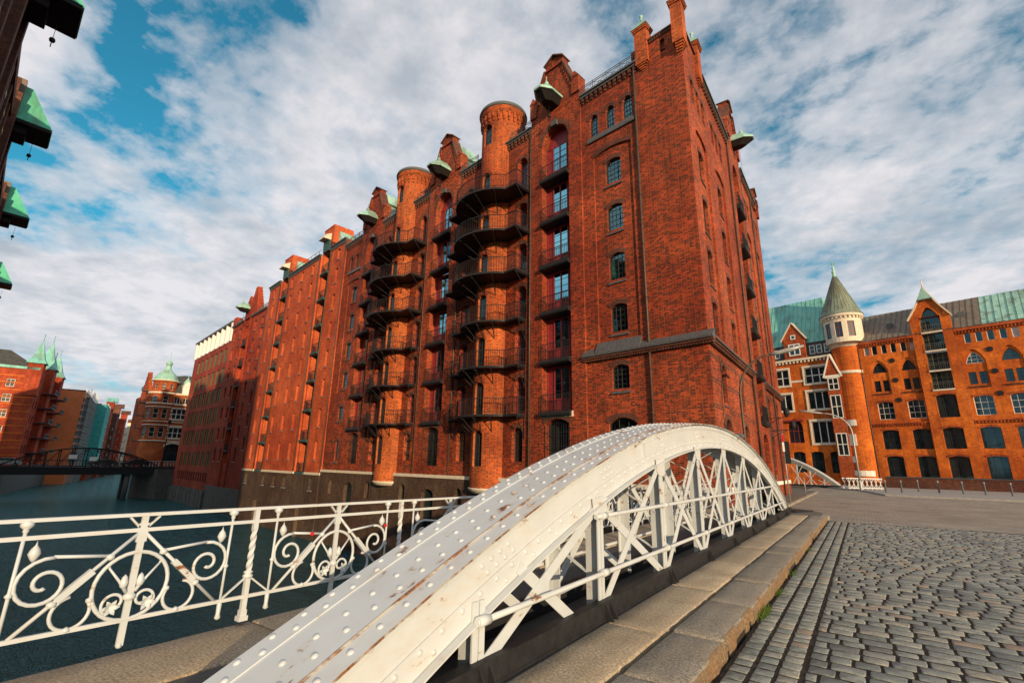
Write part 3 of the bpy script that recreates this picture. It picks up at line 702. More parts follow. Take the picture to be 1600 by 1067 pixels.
    for x in spans(.4, 2.1, .16): co.box(x - .05, x + .05, 0, .07, 26.42, 26.62)
    co.build('parapet_coping', 'brick_dark', root)
    # slate belt with its corbels
    bl = MB(); bc = MB()
    def belt(F, a, b, zt=8.06):
        bl.hexa([F(a, -.02, 7.62), F(b, -.02, 7.62), F(b, .34, 7.62), F(a, .34, 7.62)], [F(a, -.02, zt + .02), F(b, -.02, zt + .02), F(b, .35, 7.72), F(a, .35, 7.72)])
        bc.box(a, b, 0, .26, 7.50, 7.615, F)
        for x in spans(a, b, .15): bc.box(x - .045, x + .045, 0, .2, 7.38, 7.50, F)
    belt(F0, -.34, 3.5); belt(F0, 3.5, 6.3, 8.42); belt(F0, 6.3, 7.2, 8.1); belt(FS, 0, 10.95); belt(FS, 15.4, 24.6)
    bl.build('belt_slate', 'slate', root); bc.build('belt_corbels', 'brick_dark', root)
    for s in (3.04, 11.5, 19.42, 23.92, 31.85): pipe(root, F0, s, .0, -3, 25.4)
    for t in (10.85, 15.45, 19.9): pipe(root, FS, t, 0, -.3, 25.4)
    # stone band and dark base down to the water
    bs = MB(); lw = [(x - .4, x + .4, -1.45, -.05, .3) for x in (12.7, 18.1, 25.1, 30.6, 37.6)] + [(c - .75, c + .75, -3.3, -.25, .3) for c in PAV]
    wall(bs, F0, 0, 40.2, -6.6, .55, lw, .4, .16); bs.face([F0(0, .16, .55), F0(40.2, .16, .55), F0(40.2, -.1, .55), F0(0, -.1, .55)]); bs.build('base_wall', 'brick_quay', root)
    for h in lw: window(root, h[1] - h[0], h[3] - h[2], h[4], ((h[0] + h[1]) / 2, -.2, h[2]), 0, 2, 3, .06, .03, 'frame_dark', 'pane')
    bd_ = MB(); bd_.box(0, 40.2, .0, .2, .555, .78); bd_.build('stone_band', 'stone_cream', root)
    bd2 = MB(); bd2.box(0, 24.6, -.1, .05, .5, .76, FS); bd2.build('stone_band', 'stone_white', root)
    for z in (3.55, 3.40, 2.45, 2.30, 1.35, 1.20):                          # dark brick courses round the foot
        for a, b in ((23.95, 25.3), (30.4, 31.8), (36.3, 36.95), (37.95, 40.1)): q = MB(); q.box(a, b, 0, .012, z, z + .07); q.build('dark_course', 'brick_dark', root)
    for z in (6.95, 6.8, 5.75, 5.6, 4.5, 4.35):
        for a, b in ((.02, 2.05), (3.2, 6.65), (7.75, 10.7), (15.5, 16.75), (17.85, 20.85)): q = MB(); q.box(a, b, 0, .012, z, z + .07, FS); q.build('dark_course', 'brick_dark', root)
    # lantern brackets on the end wall
    for t, z in ((13.4, 4.9), (16.5, 4.3)):
        q = MB(); q.bar(FS(t, 0, z), FS(t, 1.5, z + .1), .05, .05); q.bar(FS(t, 0, z - .5), FS(t, 1.1, z + .05), .04, .04); q.lathe([(.05, 0), (.16, .1), (.2, .45), (.06, .6)], 8, FS(t, 1.5, z + .1)); q.build('lantern_bracket', 'iron_black', root)
    return root
corner_warehouse()
# ------------------------------------------------------------------ the rest of the canal row
def plain_warehouse():
    root = thing('plain_warehouse', 'flat fronted red brick warehouse with slit windows and two green iron loading shafts', 'building', FW(40.2, 0), ROT)
    X = lambda s: s - 40.2
    m = MB(); bays = [(44.2, 47.0), (57.2, 60.1)]; cols = [42.12, 49.2, 52.5, 56.0, 62.5]
    rows = [(1.80, 3.65), (5.20, 7.05), (8.50, 10.32), (11.80, 13.58), (15.08, 16.88), (18.40, 20.2), (21.65, 23.45), (24.65, 25.9)]
    hs = [(X(c) - .32, X(c) + .32, a, b, 0) for c in cols for a, b in rows]
    edges = [40.2] + [e for b in bays for e in b] + [64.6]
    for a, b in zip(edges[::2], edges[1::2]): wall(m, F0, X(a), X(b), .40, 26.6, [h for h in hs if X(a) < h[0] < X(b)], .32, .1, ends=.9)
    for a, b in bays: wall(m, F0, X(a), X(b), 27.5, 29.75, [], .2, .05, ends=2.5); wall(m, F0, X(a), X(b), .4, 27.5, [(X(a) + .45, X(b) - .45, .4, 27.4, 0)], .7, -.05); m.box(X(a), X(b), -2.4, .1, 29.75, 29.9)
    m.box(0, 24.4, -14, -1, 26, 26.5); m.build('wall', 'brick_smooth', root)
    for i, h in enumerate(hs): window(root, .64, h[3] - h[2], 0, ((h[0] + h[1]) / 2, -.2, h[2]), 0, 1, 3, .05, .025, 'frame_dark', 'pane_warm' if i % 7 == 3 else 'pane', sill=(.40, .18, 'scaffold'))
    for a, b in bays:
        c = X((a + b) / 2); fl = [23.9, 20.5, 17.2, 13.9, 10.6, 7.25, 3.9, .4]
        loading_bay(root, c, -.05, round(b - a - .9, 2), fl, 27.4, 0, slab='green_iron', door='wood_dark', depth=.65)
        q = MB(); q.hexa([Vector(p) for p in ((c - .8, .02, 26.6), (c + .8, .02, 26.6), (c + .8, .25, 26.6), (c - .8, .25, 26.6))], [Vector(p) for p in ((c - .8, .02, 27.9), (c + .8, .02, 27.9), (c + .8, .28, 27.9), (c - .8, .28, 27.9))]); q.build('shutter_box', 'green_iron', root)
        q = MB(); q.hexa([Vector(p) for p in ((c - .75, .05, 28.0), (c + .75, .05, 28.0), (c + .75, 1.0, 28.0), (c - .75, 1.0, 28.0))], [Vector(p) for p in ((c - .75, .05, 28.9), (c + .75, .05, 28.9), (c + .75, .75, 28.5), (c - .75, .75, 28.5))]); q.build('hoist_cover', 'stone_cream', root)
        q = MB(); q.prism([(c - 3.2, 26.62), (c + 1.4, 26.62), (c + 1.4, 29.2), (c - 1.4, 29.2)], -4, -.6); q.build('dormer', 'copper', root)
        for sx in (-1, 1): pipe(root, F0, c + sx * 1.55, .12, -2, 26.6)
    for a, b in zip(edges[::2], edges[1::2]): cn = MB(); cornice_run(cn, F0, X(a), X(b), .1, 26.6); cn.box(X(a) + .01, X(b) - .01, .1, .2, 26.2, 26.445); cn.build('cornice', 'iron_grey', root)
    q = MB(); q.box(X(47.2), X(57), .1, .14, 26.74, 26.78); q.tube([(X(47.2), .1, 27.4), (X(57), .1, 27.4)], .03, 5)
    for x in spans(X(47.2), X(57), 1.2): q.tube([(x, .1, 26.7), (x, .1, 27.4)], .025, 5)
    q.build('roof_railing', 'iron_grey', root)
    low = [(X(c) - .42, X(c) + .42, -1.25, -.1, .1) for c in cols]; b = MB(); wall(b, F0, 0, 24.4, -6.6, .20, low, .4, .22, ends=.6)
    for a_, b_ in bays: b.box(X(a_), X(b_), .22, .55, -6.6, -3.2)
    b.build('base_wall', 'brick_quay', root)
    for h in low: window(root, .84, 1.15, .1, ((h[0] + h[1]) / 2, -.1, h[2]), 0, 2, 2, .06, .03, 'frame_dark', 'pane', sill=(.46, .2, 'scaffold'))
    for a, b in zip(edges[::2], edges[1::2]): bd = MB(); bd.box(X(a), X(b), .1, .25, .2, .44); bd.build('stone_band', 'stone_cream', root)
    pipe(root, F0, .1, .1, -3, 26.5)
plain_warehouse()

def gabled_warehouse():
    root = thing('gabled_warehouse', 'narrow crimson brick warehouse with stepped gable and copper crane hood', 'building', FW(64.6, 0), ROT)
    m = MB(); v = MB(); W = 16.9; hs = []
    for x in (1.7, 5.0, 12.3, 15.3):
        for k in range(7):
            z = 1.35 + 3.3 * k + (1.6 if x == 1.7 and k < 6 else 0); hs.append((x - .42, x + .42, z, z + (1.75 if k < 6 else 1.5), .25))
    bay = (7.9, 10.0, 1.0, 22.6, .9)
    wall(m, F0, 0, W, -2.4, 23.75, hs + [bay], .45)
    for k in range(9): t = k / 9; m.box(4.4 + 2.0 * t, 8.6 - 1.5 * t, -.9 + .04 * k, .25 - .02 * k, 23.7 + k * .55, 23.7 + (k + 1) * .55)
    m.box(7.7, 10.3, -.8, .2, 23.7, 26.0); m.prism([(7.6, 26), (10.4, 26), (9, 27.6)], -.8, .22); m.box(15.2, 16.8, -.8, .15, 23.75, 25.3)
    for x in (7.35, 10.25): m.box(x, x + .3, 0, .22, -2.4, 23.7)
    m.box(0, W, -14, -1, 23, 23.6); m.build('wall', 'brick_crimson', root)
    for h in hs:
        voussoirs(v, F0, h, 0, 7); window(root, .84, h[3] - h[2], .25, ((h[0] + h[1]) / 2, -.32, h[2]), 0, 2, 4, .06, .03, 'frame_white' if h[2] > 18 else 'frame_dark', 'pane', sill=(.44, .18, 'scaffold'))
    v.build('arch_bricks', 'brick_dark', root)['kind'] = 'stuff'
    loading_bay(root, 8.95, 0, 2.1, [19.4, 16.1, 12.8, 9.5, 6.2, 2.9], 22.6, .9, depth=.5); crane_hood(root, 8.95, .25, 25.2, 0, 1.6)
    [(cn := MB(), cornice_run(cn, F0, a, b, 0, 23.75), cn.build('cornice', 'iron_grey', root)) for a, b in ((0, 7.3), (10.6, W))]
    put('roof_railing', roof_rail(4.2), 'iron_grey', root, (.1, .1, 23.87)); put('roof_railing', roof_rail(4.2), 'iron_grey', root, (10.8, .1, 23.87))
    b = MB(); wall(b, F0, 0, W, -6.6, -2.4, [], .3, .15, ends=.4); b.face([F0(0, .15, -2.4), F0(W, .15, -2.4), F0(W, -.1, -2.4), F0(0, -.1, -2.4)]); b.build('quay_base', 'quay_stone', root)
    pipe(root, F0, .15, 0, -2, 23.6); q = MB(); q.box(8.2, 9.7, -.3, -.22, -2.3, .9); q.build('water_door', 'green_iron', root)
gabled_warehouse()

def modern_office():
    root = thing('modern_office', 'modern brown brick office block with rows of olive windows and white roof loggia', 'building', FW(81.5, 0), ROT)
    m = MB(); cols = [2.2 + 3.03 * k for k in range(7)]; W = 24.6
    rows = [(17.9, 20.35), (14.35, 16.9), (10.95, 13.45), (7.5, 10.1), (4.05, 6.6), (.45, 2.75)]
    hs = [(c - 1.02, c + 1.02, a, b, 0) for c in cols for a, b in rows] + [(c + d - .45, c + d + .45, -2.1, -.6, 0) for c in cols for d in (-.75, .75)]
    wall(m, F0, 0, W, -3.3, 21.4, hs, .3); E = lambda t, o, z: Vector((W + o, -t, z)); hs2 = [(3.4 + 3 * k, 5.4 + 3 * k, a, b, 0) for k in range(4) for a, b in rows]
    wall(m, E, 0, 16, -3.3, 21.4, hs2, .3); m.face([F0(0, 0, 21.4), F0(W, 0, 21.4), F0(W, -16, 21.4), F0(0, -16, 21.4)]); m.face([F0(0, 0, -3.3), F0(0, -16, -3.3), F0(0, -16, 21.4), F0(0, 0, 21.4)]); m.build('wall', 'brick_modern', root)
    n = 0
    for h in hs + hs2:
        w = h[1] - h[0]; side = h in hs2 and h not in hs; n += 1
        loc = E((h[0] + h[1]) / 2, -.2, h[2]) if side else Vector(((h[0] + h[1]) / 2, -.2, h[2])); rot = -math.pi / 2 if side else 0
        if w < 1: window(root, w, h[3] - h[2], 0, loc, rot, 1, 2, .05, .03, 'frame_dark', 'pane'); continue
        wd = window(root, w, h[3] - h[2], 0, loc, rot, 3, 1, .07, .06, 'olive_panel', 'pane_blind' if n % 11 == 4 else 'pane')
        for dx in (-w / 2 + .42, w / 2 - .42):                             # sliding olive shutters
            s = MB(); s.box(dx - .36, dx + .36, .055, .09, .07, h[3] - h[2] - .07); s.build('shutter', 'olive_panel', wd)
    q = MB()
    for i in range(9): x = W - .25 - i * 3.0; q.box(x - .28, x + .28, -.35, .25, 21.4, 24.7)
    q.box(0, W + .02, -.3, .05, 21.4, 21.75)
    for i in range(5): y = -.1 - i * 3.0; q.box(W - .3, W + .2, y - .25, y + .3, 21.4, 24.7)
    q.build('loggia_frame', 'white_panel', root)
    q = MB(); q.box(-.1, W + .3, -16, .35, 24.7, 24.98); q.build('roof', 'iron_grey', root)
    q = MB(); q.box(.3, W - 1, -12, -2.2, 21.4, 24.7); q.build('penthouse_wall', 'brick_crimson', root)
    b = MB(); b.box(0, W + 4, -1, .3, -6.6, -3.31); qw = b.build('quay_wall', 'quay_stone', root)
    for i in range(14): b = MB(); b.box(i * 1.76 + .03, i * 1.76 + 1.72, -.3, .45 + .05 * (i % 3), -6.6, -3.4 - .1 * (i % 2)); b.build('quay_pile', 'quay_stone', qw)
modern_office()

# ------------------------------------------------------------------ ornate corner house beyond the iron bridge (its street side faces the camera)
def ornate_house():
    # local frame: x to the right along the street front, y towards the camera, z up
    org = FW(118, 4.2); ex = OV; rot = math.atan2(ex.y, ex.x)
    root = thing('ornate_house', 'ornate red brick house with white stone trim and green domed corner turret', 'building', org, rot); root.scale = (1, 1, .88)
    H = 17.6; m = MBX(); r = 2.6; W = 16.0
    big = [(a - 1.35, a + 1.35, z, z + 2.6, 0) for a in (5.4, 10.2, 14.2) for z in (6.6, 11.2)]
    sm = [(a + d - .55, a + d + .55, 15.1, 16.7, 0) for a in (5.4, 10.2, 14.2) for d in (-.8, .8)]
    gf = [(a - 2.0, a + 2.0, .9, 5.2, 2.0) for a in (5.4, 10.8)]
    wall(m, F0, 1.5, W, -1, H, big + sm + gf, .35)
    FC = lambda s, q, z: Vector((2.2 + (r + q) * math.sin(s / r), -2.0 + (r + q) * math.cos(s / r), z)); L = math.pi * r
    tw = [(c - .5, c + .5, z, z + 2.4, 0) for c in (-2.9, -1.2, .5) for z in (6.7, 11.2)] + [(c - .35, c + .35, 18.4, 19.9, .35) for c in (-2.4, -.6, 1.2)] + [(c - .5, c + .5, 15.0, 16.7, 0) for c in (-1.9, .2)]
    wall(m, FC, -L, L, -1, 17.6, [h for h in tw if h[2] < 18], .3, 0, [-L + 2 * L * i / 24 for i in range(25)])
    FD = lambda s, q, z: Vector((2.2 + (r - .35 + q) * math.sin(s / r), -2.0 + (r - .35 + q) * math.cos(s / r), z))
    wall(m, FD, -L, L, 17.6, 20.75, [h for h in tw if h[2] > 18], .3, 0, [-L + 2 * L * i / 24 for i in range(25)])
    FL_ = lambda t, o, z: Vector((-.2 - o * 1.0, -2 - t, z)); wall(m, FL_, 0, 18, -1, H, [], .2)
    m.build('wall', 'brick_orange', root)
    for h in big: windowx(root, 2.7, 2.6, 0, ((h[0] + h[1]) / 2, -.25, h[2]), 0, 3, 2, .16, .14, 'frame_white', 'pane')
    for h in sm: windowx(root, 1.1, 1.6, 0, ((h[0] + h[1]) / 2, -.25, h[2]), 0, 2, 1, .1, .08, 'frame_white', 'pane')
    for h in gf: windowx(root, 4.0, 4.3, 2.0, ((h[0] + h[1]) / 2, -.28, h[2]), 0, 3, 2, .12, .08, 'frame_dark', 'pane')
    for h in tw:
        s = (h[0] + h[1]) / 2; f = FC if h[2] < 18 else FD; windowx(root, h[1] - h[0], h[3] - h[2], h[4], f(s, -.22, h[2]), -s / r, 1, 2, .08, .06, 'frame_white', 'pane')
    for z, t in ((5.7, .3), (9.5, .22), (10.4, .2), (13.9, .2), (14.7, .35), (17.3, .4)):
        st = MBX(); st.box(4.2, W, 0, .16, z, z + t); st.lathe([(r, z), (r + .16, z), (r + .16, z + t), (r, z + t)], 24, (2.2, -2.0, 0)); st.build('stone_string', 'stone_cream', root)
    for h in big:
        st = MBX()
        for z in (h[2] - .25, h[3]): st.box(h[0] - .3, h[1] + .3, 0, .14, z, z + .28)
        for x in (h[0] - .25, h[1]):
            for k in range(3): st.box(x, x + .25, 0, .12, h[2] + k * .95, h[2] + k * .95 + .45)
        st.build('window_surround', 'stone_cream', root)
    for h in gf:
        st = MBX(); ar = arc(h[0] - .3, h[1] + .3, h[3] - h[4], h[4] + .3, 14)
        for (x, y), (u, v) in zip(ar, ar[1:]): st.bar((x, .05, y), (u, .05, v), .24, .4)
        st.build('arch_surround', 'stone_cream', root)
    st = MBX(); st.lathe([(r - .3, 20.5), (r + .05, 20.55), (r + .05, 20.8), (r - .3, 20.8)], 24, (2.2, -2.0, 0)); st.build('turret_cornice', 'stone_cream', root)
    dm = MBX(); dm.lathe([(r - .2, 20.8), (r - .35, 21.3), (r - .9, 22.4), (r - 1.65, 23.3), (.55, 24.0), (.5, 25.0), (.72, 25.1), (.42, 25.7), (.15, 26.0), (.06, 27.0), (.05, 28.2), (0, 28.3)], 20, (2.2, -2.0, 0)); dm.build('turret_dome', 'copper', root)
    rf = MBX(); rf.hexa([Vector(p) for p in ((3.8, -.2, 17.6), (W, -.2, 17.6), (W, -14, 17.6), (-.2, -14, 17.6))], [Vector(p) for p in ((6.0, -4.0, 23.0), (W, -4.0, 23.0), (W, -10, 23.0), (3, -10, 23.0))]); rf.build('roof', 'roof_dark', root)
    d = MBX(); d.box(5.3, 6.9, -1.6, .0, 17.65, 19.7); d.prism([(5.1, 19.7), (7.1, 19.7), (6.1, 20.9)], -1.7, .1); dd = d.build('dormer', 'stone_white', root); c = MBX(); c.lathe([(.8, 0), (.72, .5), (.4, 1.1), (.12, 1.5), (.04, 2.4), (0, 2.5)], 12, (6.1, -.8, 20.3)); c.build('dormer_dome', 'copper', dd)
    g = MBX()
    for k in range(6): g.box(-.22, .5, -5.0 - .75 * (k + 1), -5.0 - .75 * k - (.002 if k else 0), 17.0, 18.6 + 1.0 * k)
    for k in range(6): g.box(-.22, .5, -14.0 + .75 * k, -14.0 + .75 * (k + 1) - .002, 17.0, 18.6 + 1.0 * k)
    g.build('stepped_gable', 'brick_orange', root)
    for k in range(6):
        z = 2.5 + k * 3.1; b = MBX(); b.box(-1.5, -.2, -4.6, -3.0, z, z + .12); b.box(-1.5, -1.42, -4.6, -3.0, z, z + 1.0); b.build('side_balcony', 'iron_grey', root)
ornate_house()
# ------------------------------------------------------------------ near bank warehouse on the left edge
def near_bank():
    ex = Vector((.99459, -.10386, 0)); ey = Vector((.10386, .99459, 0)); P0 = Vector((-45.0, 4.1, 0)) - ey * 2.35; org = P0 - ex * 56; rot = math.atan2(ex.y, ex.x)
    root = thing('bank_warehouse', 'dark brick warehouse row with banded arches and vivid green crane hoods', 'building', org, rot)
    L = 86.0; m = MB(); v = MB(); hs = []; y = MB()
    bays = [56 + d for d in (14.4, 0.0, -19.2, -46.7)]
    for x in [L - 1.8 - 2.35 * k for k in range(36)]:
        if min(abs(x - b) for b in bays) < 1.7: continue
        for k in range(7): hs.append((x - .55, x + .55, 1.5 + 3.1 * k, 3.6 + 3.1 * k, .3))
    bh = [(b - 1.1, b + 1.1, 1.5, 22.3, 1.1) for b in bays]
    wall(m, F0, 0, L, -1.5, 24.3, hs + bh, .5)
    for x in (0, L): m.face([F0(x, 0, -1.5), F0(x, -18, -1.5), F0(x, -18, 24.3), F0(x, 0, 24.3)])
    for x in [L - .6 - 2.35 * k for k in range(37)]: m.box(x - .28, x + .28, .0, .28, -1.5, 23.6)
    m.box(0, L, 0, .35, 23.6, 24.3)
    for b in bays:
        m.box(b - 2.0, b - 1.35, .0, .55, 18, 25.6); m.box(b + 1.35, b + 2.0, .0, .55, 18, 25.6); m.box(b - 2.0, b + 2.0, -.6, .3, 24.3, 26.6)
        m.box(b - 3.6, b - 2.9, -.5, .4, 24.3, 27.3); y.box(b - 3.7, b - 2.8, -.6, .5, 27.3, 27.5)
    m.build('wall', 'brick_dark', root)
    for x in [L - .6 - 2.35 * k for k in range(37)]:
        for k in range(7): y.box(x - .285, x + .285, .28, .30, 2.9 + 3.1 * k, 3.15 + 3.1 * k)
    y.build('yellow_brick_bands', 'yellow_paint', root)['kind'] = 'stuff'
    for h in hs: window(root, 1.1, 2.1, .3, ((h[0] + h[1]) / 2, -.3, h[2]), 0, 2, 4, .06, .03, 'frame_dark', 'pane')
    for h in bh: loading_bay(root, (h[0] + h[1]) / 2, 0, 2.2, [1.5 + 3.1 * k for k in range(6, -1, -1)], 22.3, 1.1, depth=.45)
    for b in bays:
        h = MB(); w, d = 1.35, 2.35                                          # steep copper hood: wedge roof over a projecting box
        r0 = [Vector(p) for p in ((b - w, -.4, 24.0), (b + w, -.4, 24.0), (b + w, d, 24.0), (b - w, d, 24.0))]
        r1 = [Vector(p) for p in ((b - w * .55, -.4, 26.9), (b + w * .55, -.4, 26.9), (b + w * .5, .9, 26.9), (b - w * .5, .9, 26.9))]
        for i in range(4): j = (i + 1) % 4; h.face([r0[i], r0[j], r1[j], r1[i]])
        h.face(r1); h.box(b - w - .02, b + w + .02, d - .04, d + .03, 23.86, 24.02); ho = h.build('crane_hood', 'copper_vivid', root)
        u = MB(); u.box(b - w + .02, b + w - .02, -.3, d - .02, 23.75, 23.98); u.box(b - w * .7, b + w * .7, -.3, d * .5, 23.2, 23.75); u.build('hood_underside', 'wood_dark', ho)
        s = MB(); s.box(b - w * 1.04, b + w * 1.04, -.6, .55, 23.9, 27.0); s.build('hood_cheek', 'copper_brown', ho); put('hoist_hook', hook_mesh(1.0), 'iron_black', ho, (b, d - .75, 23.2))
    rf = MB(); rf.hexa([Vector(p) for p in ((0, -.2, 24.3), (L, -.2, 24.3), (L, -18, 24.3), (0, -18, 24.3))], [Vector(p) for p in ((2, -6, 27.5), (L - 2, -6, 27.5), (L - 2, -12, 27.5), (2, -12, 27.5))]); rf.build('roof', 'roof_dark', root)
near_bank()

# ------------------------------------------------------------------ far row on the left bank, beyond the iron bridge
V2 = ray(222, 714); V2.z = 0; V2.normalize(); O2 = Vector((-V2.y, V2.x, 0))   # along the far canal, and towards its water
O2 = O2 if O2.y > 0 else -O2
def far_root(name, label, s, o, cat='building'):
    return thing(name, label, cat, FARC + V2 * s + O2 * o, math.atan2(-V2.y, -V2.x))
d_ = ray(27, 712); FARC = Vector((d_.x, d_.y, 0)).normalized() * 150
# local frame there: x away along the canal, y towards the water, z up
FE = lambda t, o, z: Vector((-o, -t, z))                                      # end wall facing back towards the camera: t away from the water
def spire_warehouse():
    root = far_root('spire_warehouse', 'red brick warehouse with light bands and four green copper spires', 0, 0)
    m = MBX(); H = 20.6; L = 34; hs = []
    for t in (4.2, 7.0, 10.5, 14.0): hs += [(t - .7, t + .7, z, z + 1.7, 0) for z in (3, 6.3, 9.6, 12.9, 16.2)]
    wall(m, FE, 0, 20, -6.6, H, hs, .3)
    hf = [(x - .6, x + .6, z, z + 1.9, .2) for x in [2.2 + 3.0 * k for k in range(11)] for z in (2, 5.3, 8.6, 11.9, 15.2)]
    wall(m, F0, 0, L, -6.6, H, hf, .3)
    m.face([F0(L, 0, -6.6), F0(L, -20, -6.6), F0(L, -20, H), F0(L, 0, H)])
    m.box(-.3, 2.4, -2.2, .4, H - 6, H + 1.2)
    for x in (10.5, 25): m.box(x - 2.0, x + 2.0, -2.2, 1.2, 0, H + 1.5)
    m.box(5, 6.4, -12, -10.6, H, H + 6.5); m.build('wall', 'brick_crimson', root)
    for z in range(1, 13): bd = MBX(); bd.box(.02, 20, .0, .03, z * 1.55, z * 1.55 + .22, FE); bd.build('light_band', 'brick_golden', root)
    for h in hs: windowx(root, 1.4, 1.7, 0, FE((h[0] + h[1]) / 2, -.2, h[2]), math.pi / 2, 2, 2, .09, .06, 'frame_white', 'pane')
    for h in hf: windowx(root, 1.2, 1.9, .2, ((h[0] + h[1]) / 2, -.2, h[2]), 0, 2, 3, .08, .05, 'frame_dark', 'pane')
    for x, y, w, h in ((1.0, -.9, 1.7, 5.6), (10.5, -.5, 2.1, 7.2), (12.2, .4, 1.2, 3.4), (25, -.5, 2.1, 6.2)):
        s = MBX(); z = H + 1.2; lo = [Vector((x + a * w, y + b * w, z)) for a, b in ((-1, -1), (1, -1), (1, 1), (-1, 1))]; ap = Vector((x, y, z + h))
        mid = [Vector((x, y, z + h * .22)) + (p - Vector((x, y, z))) * .62 for p in lo]
        for i in range(4): j = (i + 1) % 4; s.face([lo[i], lo[j], mid[j], mid[i]]); s.face([mid[i], mid[j], ap])
        s.face(lo); s.tube([ap - ZV * .3, ap + ZV * 1.4], .07, 6); s.box(x, x + .7, y - .02, y + .02, z + h + 1.0, z + h + 1.4); s.build('spire', 'copper_teal', root)
    rf = MBX(); rf.hexa([Vector(p) for p in ((.2, -.2, H), (L, -.2, H), (L, -20, H), (.2, -20, H))], [Vector(p) for p in ((3, -6, H + 4), (L - 3, -6, H + 4), (L - 3, -14, H + 4), (3, -14, H + 4))]); rf.build('roof', 'roof_dark', root)
    cn = MBX(); cn.box(0, 20, -.1, .3, H - .3, H + .25, FE); cn.build('cornice', 'copper_teal', root); pp = MBX(); pp.tube([FE(6, .15, -1), FE(6, .15, 14)], .12, 6); pp.build('drainpipe', 'copper_teal', root)
    for x in (10.5, 25):
        for k in range(5): b = MBX(); z = 2.2 + 3.4 * k; b.box(x - 3.2, x + 3.2, .2, 2.6, z, z + .16); b.box(x - 3.2, x + 3.2, 2.5, 2.58, z + .95, z + 1.05); [b.box(x - 3.2 + .4 * i, x - 3.15 + .4 * i, 2.5, 2.56, z, z + 1) for i in range(17)]; b.build('balcony', 'iron_grey', root)
spire_warehouse()
def scaffold_block():
    root = far_root('rendered_block', 'plain orange end wall block with grey scaffolding along its canal front', 38, 5.0)
    m = MBX(); m.box(0, 26, -22, 0, -6.6, 20.2); m.build('wall', 'orange_render', root); q = MBX(); q.box(-.05, 26, -22, .05, 20.2, 20.5); q.build('roof', 'roof_dark', root)
    s = MBX()
    for k in range(11): z = -1 + 1.95 * k; s.box(0, 26, .3, 1.5, z, z + .07); s.box(0, 26, 1.46, 1.52, z + .95, z + 1.03)
    for x in [.05 + 2.16 * k for k in range(13)]: s.box(x - .05, x + .05, 1.45, 1.55, -6.6, 21); s.box(x - .05, x + .05, .3, .4, -6.6, 21)
    s.build('scaffold', 'scaffold', root)['kind'] = 'stuff'
    for k in range(10): d = MBX(); d.box(.2, 25.8, .02, .1, -.2 + 1.95 * k, .9 + 1.95 * k); d.build('window_strip', 'pane', root)
scaffold_block()
def teal_block():
    root = far_root('sheeted_block', 'block wrapped in teal scaffold sheeting with pale vertical poles', 66, 7.5)
    m = MBX(); m.box(0, 20, -20, 0, -6.6, 19.3); m.build('wall', 'brick_crimson', root); n = MBX(); n.box(-.4, 20, .8, 1.6, -3, 19.0); n.box(-.5, 0, -6, 1.6, -3, 19.0); n.build('sheeting', 'teal_mesh', root)
    for x in (.2, 2.4, 4.6, 9.5, 11.8, 16): p = MBX(); p.box(x, x + .5, 1.6, 1.75, -3, 19.4); p.build('pole', 'teal_light', root)
    for k in range(8): p = MBX(); p.box(-.4, 20, 1.61, 1.7, 2.4 * k, 2.4 * k + .25); p.build('ledger', 'teal_light', root)
teal_block()
for i, (s, o, L, H, mat, lab) in enumerate(((90, 9, 16, 20, 'brick_crimson', 'red warehouse with green roof hood behind the teal sheeting'), (110, 10.5, 18, 19.5, 'brick_dark', 'brown brick warehouse with grey balconies between two red warehouses'), (132, 12.5, 20, 18.5, 'brick_crimson', 'dark red warehouse next to the small pale building ending the canal'), (158, 15, 10, 16, 'stone_cream', 'small pale building closing the far end of the canal'))):
    root = far_root('canal_warehouse' if i < 3 else 'pale_house', lab, s, o)
    m = MBX(); hf = [(x - .55, x + .55, z, z + 1.9, 0) for x in [1.8 + 2.6 * k for k in range(int((L - 2) / 2.6))] for z in [2 + 3.3 * k for k in range(int((H - 4) / 3.3))]]
    wall(m, F0, 0, L, -6.6, H, hf, .3); m.face([F0(0, 0, -6.6), F0(0, -20, -6.6), F0(0, -20, H), F0(0, 0, H)]); m.box(L * .3, L * .3 + 3, -2, .4, H - 1, H + 2.5); m.box(0, L, -19, -.5, H - .2, H); m.build('wall', mat, root)
    for h in hf: windowx(root, 1.1, 1.9, 0, ((h[0] + h[1]) / 2, -.2, h[2]), 0, 1, 2, .09, .06, 'frame_white' if i else 'frame_dark', 'pane')
    q = MBX(); q.prism([(L * .3 - .3, H + 2.5), (L * .3 + 3.3, H + 2.5), (L * .3 + 1.5, H + 4.2)], -2.2, 1.4); q.build('roof_hood', 'copper_teal' if i == 0 else 'brick_dark', root)
    for k in range(int((H - 4) / 3.3)): b = MBX(); z = 1.9 + 3.3 * k; b.box(L * .55, L * .55 + 3.2, .02, 1.3, z, z + .2); b.box(L * .55, L * .55 + 3.2, 1.22, 1.3, z + .2, z + 1.1); b.build('balcony', 'iron_grey', root)

